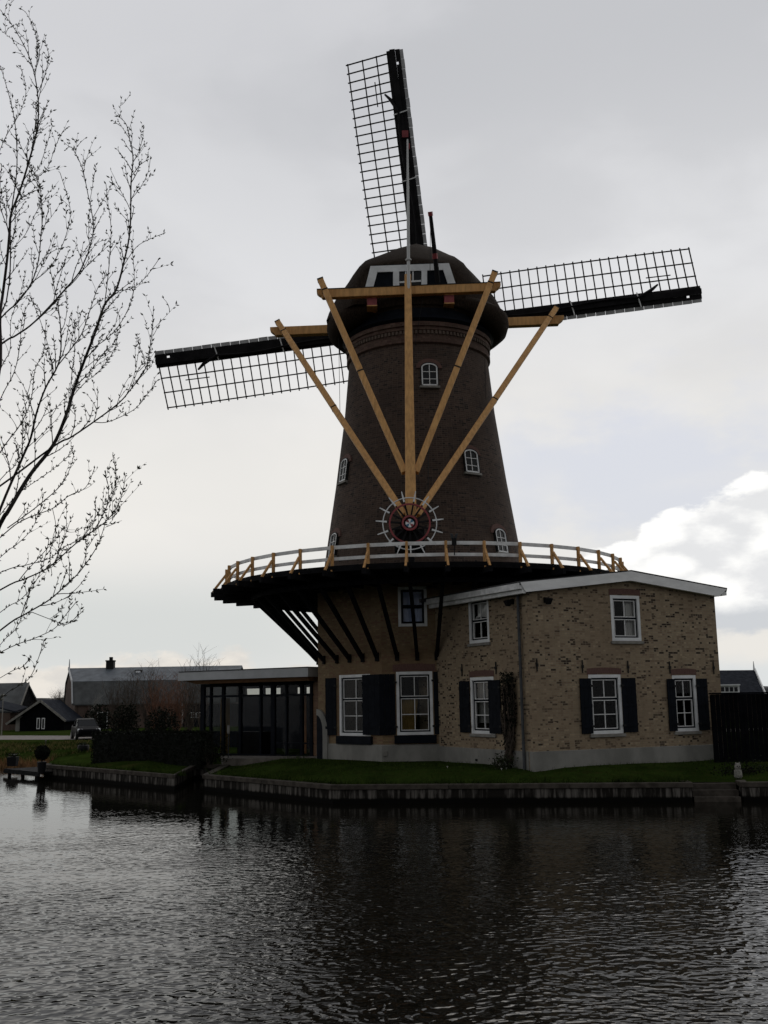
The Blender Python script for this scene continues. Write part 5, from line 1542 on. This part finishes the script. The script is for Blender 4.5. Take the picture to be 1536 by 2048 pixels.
lpz = gy_(6, 95)
t = thing('street_lamp', tuple(lpz), 'thin pale street lamp pole by the road at the left edge', 'street lamp')
q = MB(); q.tube([lpz, lpz + UP * 3.4], [.06, .04], 8); q.build('pole', M['stone'], t)
q = MB(); q.lathe(lpz + UP * 3.4, [(.04, 0), (.16, .06), (.18, .14), (.03, .2), (0, .2)], n=12); q.build('lamp_head', M['stone'], t)

# ------------------------------------------------------------------ parked car
cc = V((at(171, 1478, Y=80).x, 80, .54))
fw = V((.40, -.92, 0)).normalized(); sd = V((fw.y, -fw.x, 0))
if sd.x < 0: sd = -sd
car = thing('parked_car', tuple(cc), 'black hatchback car with bright headlights parked on the road behind the hedge', 'car')
CP = lambda l, s, z: cc + fw * l + sd * s + UP * z
def loft(secs, m_, name, parent=car, smooth=True):
    q = MB(); i0 = 0; n = len(secs[0])
    for sct in secs: q.v += sct
    for a in range(len(secs) - 1):
        for b in range(n):
            q.f.append((a * n + b, a * n + (b + 1) % n, (a + 1) * n + (b + 1) % n, (a + 1) * n + b)); q.uv.append(None)
    q.f.append(tuple(range(n))); q.uv.append(None); q.f.append(tuple(range((len(secs) - 1) * n, len(secs) * n))); q.uv.append(None)
    return q.build(name, M[m_], parent, smooth=False, bevel=.03)
def sec(l, w_, zb, zs_, zt_, wt): return [CP(l, -w_ * .94, zb), CP(l, w_ * .94, zb), CP(l, w_, (zb + zs_) / 2), CP(l, w_ * .97, zs_), CP(l, wt, zt_), CP(l, -wt, zt_), CP(l, -w_ * .97, zs_), CP(l, -w_, (zb + zs_) / 2)]
loft([sec(2.0, .62, .35, .58, .64, .5), sec(1.88, .78, .2, .66, .76, .62), sec(1.3, .86, .2, .78, .92, .70), sec(.85, .87, .2, .86, .98, .74), sec(0, .88, .2, .88, .96, .76), sec(-1.4, .88, .2, .92, 1.0, .76), sec(-1.85, .84, .25, .9, 1.0, .72), sec(-1.98, .74, .35, .8, .88, .6)], 'carpaint', 'body')
loft([[CP(.95, -.72, .95), CP(.95, .72, .95), CP(.95, .70, .97), CP(.95, -.70, .97)], [CP(.25, -.74, .95), CP(.25, .74, .95), CP(.25, .60, 1.40), CP(.25, -.60, 1.40)],
      [CP(-.5, -.75, .95), CP(-.5, .75, .95), CP(-.5, .62, 1.47), CP(-.5, -.62, 1.47)], [CP(-1.4, -.74, .97), CP(-1.4, .74, .97), CP(-1.4, .60, 1.40), CP(-1.4, -.60, 1.40)], [CP(-1.85, -.70, .98), CP(-1.85, .70, .98), CP(-1.75, .58, 1.15), CP(-1.75, -.58, 1.15)]], 'carglass', 'cabin_glass')
loft([[CP(.22, -.60, 1.405), CP(.22, .60, 1.405), CP(.22, .56, 1.43), CP(.22, -.56, 1.43)], [CP(-.5, -.63, 1.47), CP(-.5, .63, 1.47), CP(-.5, .58, 1.51), CP(-.5, -.58, 1.51)], [CP(-1.5, -.61, 1.39), CP(-1.5, .61, 1.39), CP(-1.5, .55, 1.42), CP(-1.5, -.55, 1.42)]], 'carpaint', 'roof')
for s_ in (-1, 1):
    q = MB(); q.hexa((CP(1.93, s_ * .50, .62), CP(1.72, s_ * .80, .62), CP(1.64, s_ * .80, .72), CP(1.80, s_ * .50, .70), CP(1.88, s_ * .50, .76), CP(1.66, s_ * .82, .79), CP(1.6, s_ * .78, .80), CP(1.74, s_ * .5, .79))); q.build('headlight', M['lamp_lens'], car)
    q = MB(); q.cbox(CP(.72, s_ * .95, 1.02), sd * .09, fw * .05, UP * .07); q.build('mirror', M['carpaint'], car, bevel=.02)
    q = MB(); q.bar(CP(.92, s_ * .73, .97), CP(.22, s_ * .615, 1.42), .05, .06); q.bar(CP(-.55, s_ * .75, .96), CP(-.55, s_ * .635, 1.45), .05, .08); q.build('pillar', M['carpaint'], car)
    for l_ in (1.25, -1.28):
        q = MB(); q.lathe(CP(l_, s_ * .80, .31), [(0, -.10), (.31, -.10), (.31, .10), (.2, .105), (0, .09)], n=20, axis=tuple(sd * s_)); wo_ = q.build('wheel', M['tyre'], car)
        q = MB(); q.lathe(CP(l_, s_ * .80, .31), [(.19, .108), (.19, .112), (.05, .10), (0, .10)], n=16, axis=tuple(sd * s_)); q.build('rim', M['rim'], wo_)
q = MB(); q.cbox(CP(1.96, 0, .36), sd * .5, fw * .03, UP * .08); q.build('grille', M['plastic'], car)

# ------------------------------------------------------------------ jetty, pots, pole, reeds
j0, j1 = at(8, 1537.5, Z=.30), at(79, 1544.5, Z=.30)
jd = (j1 - j0).normalized(); jn = V((-jd.y, jd.x, 0)); jl = (j1 - j0).length
jt = thing('jetty', tuple(V((j0.x, j0.y, 0))), 'low dark wooden jetty over the water at the left bank', 'jetty')
q = MB(); n = 13
for k in range(n): q.box(V((j0.x, j0.y, .26)) + jd * (jl * k / n), jd * (jl / n - .015), jn * 1.5, UP * .04)
q.build('deck', M['black'], jt)
q = MB(); q.box(V((j0.x, j0.y, .12)) - jn * .03, jd * jl, jn * .06, UP * .135); q.box(V((j0.x, j0.y, .12)) + jn * 1.44, jd * jl, jn * .06, UP * .135); q.build('edge_beam', M['black'], jt)
for k in (0.12, .5, .92):
    for e in (.08, 1.38):
        q = MB(); a = V((j0.x, j0.y, -1)) + jd * (jl * k) + jn * e; q.tube([a, a + UP * 1.25], .08, 8); q.build('pile', M['black'], jt)
pp = at(25, 1532, Z=.30)
pt = thing('flower_trough', tuple(pp), 'black square planter with pale flowers standing on the jetty', 'planter')
q = MB(); q.hexa([pp + V((x, y, z)) for z, s_ in ((0, .85), (.42, 1.0)) for x, y in ((-.23 * s_, -.2 * s_), (.23 * s_, -.2 * s_), (.23 * s_, .2 * s_), (-.23 * s_, .2 * s_))]); q.build('pot', M['plastic'], pt)
q = MB(); leaves(q, [pp + V((random.gauss(0, .13), random.gauss(0, .1), .44 + abs(random.gauss(0, .06)))) for _ in range(160)], .03, .06); q.build('plants', M['hedge'], pt)
q = MB(); leaves(q, [pp + V((random.gauss(0, .14), random.gauss(0, .1), .52 + abs(random.gauss(0, .03)))) for _ in range(14)], .03, .04); q.build('flowers', M['curtain'], pt)
tb = at(83, 1543, Z=.32)
tt = thing('topiary_ball', tuple(tb), 'dark round clipped bush in a tall pot at the end of the jetty', 'bush')
q = MB(); q.lathe(tb - UP * .1, [(0, 0), (.15, 0), (.20, .5), (.17, .5), (0, .46)], n=16); q.tube([tb + UP * .35, tb + UP * .6], .03, 6); q.build('pot', M['plastic'], tt)
q = MB(); c = tb + UP * .78
lp = []
for _ in range(900):
    d = V((random.gauss(0, 1), random.gauss(0, 1), random.gauss(0, 1))).normalized(); lp.append(c + d * (.29 + random.gauss(0, .02)))
leaves(q, lp, .03, .06); q.lathe(c - UP * .25, [(0, 0), (.15, .04), (.25, .18), (.25, .32), (.15, .46), (0, .5)], n=14); q.build('foliage', M['hedge'], tt)
mp = at(88, 1527, Z=.50); mp.z = h(mp.x, mp.y)
t = thing('mooring_pole', tuple(mp), 'thin slanting pale pole beside the clipped round bush', 'pole')
q = MB(); q.tube([mp - UP * .4, mp + V((.05, 0, .9))], [.03, .022], 8); q.build('shaft', M['twig'], t); q = MB(); q.lathe(mp + V((.05, 0, .9)), [(.03, -.02), (.034, .02), (0, .05)], n=8); q.build('pole_tip', M['stone'], t)
bp_ = at(166, 1518, Z=.50); bp_.z = h(bp_.x, bp_.y)
t = thing('garden_pot', tuple(bp_), 'squat dark garden pot standing on the grass left of the hedge', 'pot')
q = MB(); q.lathe(bp_ - UP * .05, [(0, 0), (.21, 0), (.27, .15), (.27, .33), (.24, .37), (.21, .36), (0, .33)], n=20); q.build('bowl', M['plastic'], t, smooth=True)
q = MB(); leaves(q, [bp_ + V((random.gauss(0, .12), random.gauss(0, .12), .33 + abs(random.gauss(0, .05)))) for _ in range(160)], .03, .05); q.build('plants', M['leaf'], t)
q = MB()
for _ in range(2600):
    x = random.uniform(-30, -16.6); 
    f = (x + 19.8) / 3.2 if x > -19.8 else 0
    # follow the natural shore
    for i in range(1, 5):
        a, b = bound[i], bound[i + 1]
        if a.x <= x <= b.x: y = a.y + (b.y - a.y) * (x - a.x) / (b.x - a.x); break
    else: continue
    y += random.uniform(-.1, .9); p = V((x, y, max(-.05, h(x, y)) - .03)); hh = random.uniform(.25, .6)
    e = V((random.gauss(0, .12), random.gauss(0, .12), hh)); s = V((.012, 0, 0))
    q.face([p - s, p + s, p + e * .6 + s * .7 + V((random.gauss(0, .02), 0, 0)), p + e])
tag(q.build('reeds', M['reed']), 'strip of dry orange reeds along the left water edge', 'reeds', kind='stuff')
# grass tufts
def ground_hit(px, py):
    d = ray(px, py); t = 25.0
    while t < 140:
        p = CAM + d * t
        if p.z <= h(p.x, p.y): return p
        t += .04
    return p
q = MB()
def tuft(x, y, s=1.0, n=3):
    z = h(x, y)
    for _ in range(n):
        p = V((x + random.gauss(0, .04), y + random.gauss(0, .04), z - .01)); hh = random.uniform(.05, .12) * s
        e = V((random.gauss(0, .5) * hh, random.gauss(0, .5) * hh, hh)); d = V((random.uniform(-1, 1), random.uniform(-1, 1), 0)).normalized() * .008 * s
        q.face([p - d, p + d, p + e])
cnt = 0
while cnt < 5200:
    x, y = random.uniform(-10, 14), random.uniform(30.5, 46)
    if not inside(V((x, y))): continue
    if (V((x, y)) - MC.xy).length < 4.9: continue
    if min(seg_d(V((x, y)), bound[i], bound[i + 1]) for i in range(7, 15)) < .34: continue
    tuft(x, y, 1.0, 3); cnt += 1
cnt = 0
while cnt < 5000:
    x, y = random.uniform(-33, -14), random.uniform(49, 74)
    if not inside(V((x, y))): continue
    tuft(x, y, random.uniform(1.2, 2.6), 3); cnt += 1
for _ in range(1700):                          # ragged fringe along the capping
    f = random.random(); a, b = random.choice(((qd, qe), (qe, qf), (qe, qf), (qa, qb)))
    p = a.lerp(b, f); e = (b - a).normalized(); nn = V((-e.y, e.x, 0)); p = p + nn * random.uniform(.30, .40)
    tuft(p.x, p.y, random.choice((.9, 1.2, 1.5, 1.9, 2.6)), 3)
tag(q.build('grass', M['grassblade']), 'short dark green grass on the lawn and bank', 'grass', kind='stuff')
q = MB(); cnt = 0
while cnt < 2600:
    x, y = random.uniform(-33, -14), random.uniform(50, 74)
    if not inside(V((x, y))) or noise.noise(V((x * .4, y * .25, 2))) < -.05: continue
    tuft(x, y, random.uniform(1.2, 2.8), 3); cnt += 1
tag(q.build('dry_grass', mat('dry_grass', (0.13, 0.105, 0.042), .95, .4, 1.0, spec=.03)), 'patches of yellowed dry grass on the left bank below the road', 'grass', kind='stuff')
q = MB()
for (x, y) in ((895, 1536), (1003, 1540), (1013, 1539), (60, 1500), (67, 1494), (72, 1496)):
    p = ground_hit(x, y); q.lathe(p, [(0, .06), (.035, .055), (.03, .045)], n=7); q.tube([p, p + UP * .05], .006, 4)
tag(q.build('daisies', M['curtain']), 'a few tiny white daisies dotted over the grass', 'flowers', kind='stuff')

# ------------------------------------------------------------------ willow leaning in from the left, near the camera
wr = random.Random(21)
TB = V((-6.6, 9.6, .9))
willow = thing('willow_tree', tuple(TB), 'bare budding willow whose branches reach in from the left edge', 'tree')
q = MB(); trunk_pts = [TB - UP * .5, TB + V((.05, 0, 1.0)), TB + V((.25, .1, 2.0)), TB + V((.5, .1, 3.0)), TB + V((.7, .2, 4.5)), TB + V((.9, .2, 6.5))]
q.tube(trunk_pts, [.26, .21, .18, .14, .10, .07], 12); q.build('trunk', M['bark'], willow, smooth=True)
def trunk_at(z):
    for a, b in zip(trunk_pts, trunk_pts[1:]):
        if z <= b.z: return a.lerp(b, max(0, min(1, (z - a.z) / (b.z - a.z))))
    return trunk_pts[-1]
BR = [  # pixel course, width in pixels at start and end, depth at start and end
    ([(0, 1048), (15, 1024), (59, 951), (105, 892), (131, 833), (150, 772), (169, 720), (188, 671), (209, 610), (232, 580), (248, 523), (260, 460), (262, 366), (266, 316), (259, 277), (252, 248), (234, 230)], 9.0, 1.2, 10.0, 10.6, 1),
    ([(0, 1019), (44, 917), (61, 877), (73, 826), (91, 776), (115, 732), (122, 694), (120, 643), (112, 590), (98, 530)], 6.0, 1.2, 10.2, 9.4, 1),
    ([(115, 732), (145, 694), (164, 666), (180, 620), (195, 577), (206, 560), (212, 540)], 2.6, 1.0, 9.9, 9.5, 0),
    ([(0, 690), (30, 672), (70, 643), (129, 580), (157, 547), (170, 520), (178, 500), (187, 459), (183, 422), (176, 389), (164, 335), (143, 295), (131, 300)], 4.0, 1.1, 10.6, 11.2, 1),
    ([(0, 638), (35, 605), (63, 565), (77, 519), (82, 467), (84, 445), (80, 375), (59, 328), (30, 268)], 3.4, 1.0, 9.6, 9.0, 1),
    ([(0, 624), (5, 591), (14, 519), (19, 462), (22, 429), (42, 375), (63, 305), (73, 265), (77, 225), (75, 187), (68, 145), (54, 103), (28, 56), (0, 19)], 6.5, 1.2, 10.4, 10.9, 1),
    ([(75, 187), (90, 150), (97, 110), (90, 84)], 1.9, .9, 10.8, 10.8, 0),
    ([(68, 147), (79, 110), (72, 70), (55, 30), (43, 18)], 1.9, .9, 10.9, 11.1, 0),
    ([(22, 429), (33, 347), (33, 281), (26, 223), (9, 159), (0, 131)], 3.0, 1.0, 10.4, 10.2, 1),
    ([(18, 462), (2, 418), (0, 380), (3, 330)], 2.2, 1.0, 10.4, 10.2, 0),
    ([(105, 894), (141, 875), (187, 844), (234, 809), (258, 783), (291, 737), (300, 694), (305, 652), (307, 612)], 4.2, 1.0, 10.1, 9.3, 1),
    ([(187, 844), (209, 845), (234, 837), (272, 816), (300, 781), (315, 760)], 1.9, .9, 9.8, 9.4, 0),
    ([(0, 1180), (49, 1158), (98, 1134), (154, 1085), (208, 1046), (232, 1017), (244, 990), (251, 951)], 3.6, 1.0, 9.5, 9.0, 1),
    ([(154, 1085), (186, 1061), (212, 1017), (217, 978), (209, 941)], 1.9, .9, 9.2, 9.0, 0),
    ([(190, 1062), (215, 1010), (230, 978), (232, 945), (225, 909)], 1.9, .9, 9.2, 9.2, 0),
    ([(0, 1261), (49, 1229), (98, 1200), (132, 1170), (159, 1144), (190, 1100), (205, 1065), (214, 1030)], 3.8, 1.0, 9.4, 8.8, 1),
    ([(0, 1075), (49, 1039), (105, 1017), (137, 992), (171, 975), (190, 934)], 2.6, 1.0, 10.0, 9.6, 1),
    ([(15, 1056), (73, 1014), (122, 970), (142, 931), (149, 902)], 2.4, .9, 10.4, 10.4, 0),
    ([(0, 1145), (49, 1131), (98, 1117), (132, 1092), (171, 1075), (186, 1050)], 2.2, .9, 9.8, 9.6, 0),
    ([(0, 1305), (73, 1275), (110, 1256), (132, 1229), (154, 1202)], 2.0, .9, 9.3, 9.0, 0),
    ([(63, 1224), (107, 1241), (132, 1249), (156, 1231), (168, 1219)], 1.5, .8, 9.2, 9.0, 0),
    ([(0, 1356), (44, 1334), (63, 1312)], 1.6, .8, 9.2, 9.0, 0),
    ([(0, 1398), (32, 1375), (59, 1356), (76, 1319), (88, 1280)], 1.8, .8, 9.0, 8.8, 0),
    ([(0, 1030), (40, 985), (75, 960), (110, 935), (150, 900)], 2.0, .9, 10.2, 10.6, 0),
    ([(0, 905), (40, 850), (62, 800), (70, 740), (88, 700), (92, 640)], 2.6, .9, 10.8, 11.0, 1),
    ([(209, 610), (214, 570), (219, 520), (222, 455), (215, 400), (212, 368)], 2.2, .9, 10.3, 10.0, 0),
    ([(245, 535), (272, 495), (300, 478), (330, 466)], 1.5, .8, 10.4, 10.0, 0),
    ([(232, 582), (262, 577), (290, 556), (320, 515)], 1.5, .8, 10.2, 9.8, 0),
    ([(178, 700), (215, 676), (245, 640), (266, 590), (268, 540), (262, 480)], 1.9, .8, 10.2, 9.8, 0),
    ([(160, 745), (190, 720), (225, 690), (240, 660)], 1.6, .8, 10.2, 9.9, 0),
    ([(261, 400), (280, 376), (296, 345), (301, 312)], 1.4, .8, 10.5, 10.3, 0),
    ([(265, 350), (280, 330), (298, 318)], 1.3, .8, 10.6, 10.4, 0),
    ([(262, 290), (278, 300), (285, 275)], 1.2, .8, 10.6, 10.4, 0),
    ([(140, 800), (165, 770), (200, 740), (228, 700), (236, 660)], 1.6, .8, 10.1, 9.7, 0),
    ([(63, 565), (95, 540), (118, 505), (135, 460), (140, 415), (120, 345)], 2.0, .8, 9.8, 9.5, 0),
    ([(59, 590), (80, 640), (98, 700), (105, 760)], 1.6, .8, 9.9, 10.2, 0),
    ([(42, 375), (70, 358), (95, 335), (112, 290), (126, 262)], 1.7, .8, 10.5, 10.3, 0),
    ([(20, 440), (40, 400), (56, 360), (80, 330), (105, 250)], 1.6, .8, 10.4, 10.1, 0),
    ([(131, 833), (140, 790), (144, 745), (150, 690), (148, 640)], 1.8, .8, 10.2, 10.5, 0),
    ([(0, 960), (30, 930), (48, 880), (52, 830), (45, 780)], 2.0, .8, 10.8, 11.0, 0),
    ([(0, 740), (20, 700), (22, 640), (40, 590), (52, 540)], 2.0, .8, 10.8, 11.0, 0),
    ([(105, 1017), (112, 1060), (100, 1105), (104, 1150)], 1.3, .8, 9.8, 9.6, 0),
    ([(0, 1225), (40, 1200), (70, 1165), (86, 1130), (98, 1080)], 1.8, .8, 9.4, 9.2, 0),
    ([(0, 1290), (28, 1262), (48, 1225), (60, 1180)], 1.6, .8, 9.2, 9.0, 0),
    ([(0, 1115), (30, 1092), (62, 1060), (80, 1020), (88, 985)], 1.8, .8, 9.9, 9.7, 0),
    ([(0, 530), (22, 500), (50, 470), (75, 420), (100, 390)], 1.7, .8, 10.1, 9.9, 0),
    ([(0, 300), (18, 262), (40, 225), (52, 180), (40, 130)], 1.6, .8, 10.6, 10.8, 0),
    ([(0, 800), (28, 745), (40, 690), (44, 640), (60, 600)], 2.2, .9, 10.8, 11.0, 1),
]
def smooth_path(P, n=4):
    out = []
    for i in range(len(P) - 1):
        p0 = P[max(i - 1, 0)]; p1 = P[i]; p2 = P[i + 1]; p3 = P[min(i + 2, len(P) - 1)]
        for k in range(n):
            t_ = k / n
            out.append(.5 * ((2 * p1) + (p2 - p0) * t_ + (2 * p0 - 5 * p1 + 4 * p2 - p3) * t_ ** 2 + (3 * p1 - p0 - 3 * p2 + p3) * t_ ** 3))
    out.append(P[-1]); return out
def bud(mb, p, d, ln):
    d = d.normalized(); s = d.cross(V((wr.gauss(0, 1), wr.gauss(0, 1), wr.gauss(0, 1)))).normalized(); o = d.cross(s)
    r = ln * .18; m = p + d * ln * .42; e = p + d * ln; i = len(mb.v)
    mb.v += [p, m + s * r, m + o * r, m - s * r, m - o * r, e]
    for f in ((0, 1, 2), (0, 2, 3), (0, 3, 4), (0, 4, 1), (5, 2, 1), (5, 3, 2), (5, 4, 3), (5, 1, 4)): mb.f.append(tuple(i + x for x in f)); mb.uv.append(None)
def buds_on(mb, pts_, start, sp, scale=1.0):
    acc = 0; side = 1
    for k in range(1, len(pts_)):
        a, b = pts_[k - 1], pts_[k]; L = (b - a).length
        if k / len(pts_) < start: continue
        acc += L
        while acc > sp:
            acc -= sp * wr.uniform(.75, 1.3); side = -side
            d = (b - a).normalized(); lat_ = d.cross(V((.15, -1, .1))).normalized() * side + V((wr.gauss(0, .3), wr.gauss(0, .6), wr.gauss(0, .2)))
            p = a.lerp(b, wr.random())
            bud(mb, p, d * 1.0 + lat_ * .5, wr.uniform(.024, .050) * scale)
            if wr.random() < .2: bud(mb, p, d * .8 - lat_ * .8, wr.uniform(.025, .045) * scale)
def twig(mb, bm_2, p, d, ln, r):
    n = 6; pts_ = [p.copy()]; q_ = p.copy(); dd = d.normalized()
    cur = V((wr.gauss(0, .10), wr.gauss(0, .10), wr.uniform(.02, .22)))
    for k in range(n):
        dd = (dd + cur + V((wr.gauss(0, .05), wr.gauss(0, .05), wr.gauss(0, .05)))).normalized()
        q_ = q_ + dd * ln / n; pts_.append(q_.copy())
    mb.tube(pts_, [r * (1 - .6 * k / n) for k in range(n + 1)], 4, caps=False)
    buds_on(bm_2, pts_, .2, .050)
    return pts_
for (pp_, w0, w1, d0, d1, root) in BR:
    n = len(pp_); P = []
    for i, (x, y) in enumerate(pp_):
        Yd = d0 + (d1 - d0) * i / (n - 1) + .12 * math.sin(i * 1.7 + x)
        P.append(at(x, y, Y=Yd))
    px_m = d0 / FPX
    if root or pp_[0][0] <= 4:
        d = (P[0] - P[1]).normalized(); a = P[0] + d * 1.0 - UP * .15
        tz = max(1.6, min(6.6, a.z - 1.2)); tpt = trunk_at(tz)
        P = [tpt, tpt.lerp(a, .5) - UP * .12, a] + P; ext = 3
    else: ext = 0
    S = smooth_path(P, 5); m = len(S)
    rr = [max(.0028, .5 * px_m * (w0 * (1.25 if ext else 1) + (w1 - w0 * (1.25 if ext else 1)) * (k / (m - 1)) ** .85)) for k in range(m)]
    b_ = MB(); b_.tube(S, rr, 7); bo = b_.build('branch', M['bark'], willow, smooth=True)
    tm, bm2 = MB(), MB()
    buds_on(bm2, S, .45 if w0 > 3 else .15, .055)
    acc = 0; sd_ = 1
    for k in range(ext * 5 + 2, m - 2):
        acc += (S[k] - S[k - 1]).length
        if acc > wr.uniform(.06, .165):
            acc = 0; sd_ = -sd_
            dd = (S[k + 1] - S[k]).normalized()
            lat_ = dd.cross(V((0, -1, 0))).normalized() * sd_
            d = dd * wr.uniform(.8, 1.2) + lat_ * wr.uniform(.3, .75) + V((0, wr.gauss(0, .35), wr.uniform(.05, .55)))
            big = max(.25, 1 - k / m * .5)
            ln = wr.uniform(.28, .85) * big * (1.0 if w0 > 3 else .45)
            tp_ = twig(tm, bm2, S[k], d, ln, min(rr[k] * .7, .0055))
            if ln > .30:
                for _ in range(wr.choice((1, 1, 2))):
                    kk = wr.randint(1, 4); e = (tp_[kk + 1] - tp_[kk]).normalized()
                    l2 = e.cross(V((0, -1, 0))).normalized() * wr.choice((-1, 1))
                    twig(tm, bm2, tp_[kk], e + l2 * wr.uniform(.4, .8) + V((0, wr.gauss(0, .3), .15)), ln * wr.uniform(.35, .6), .0034)
    if tm.f: tm.build('twigs', M['bark'], bo)['kind'] = 'stuff'
    bm2.build('buds', M['bud'], bo, fixn=False)['kind'] = 'stuff'
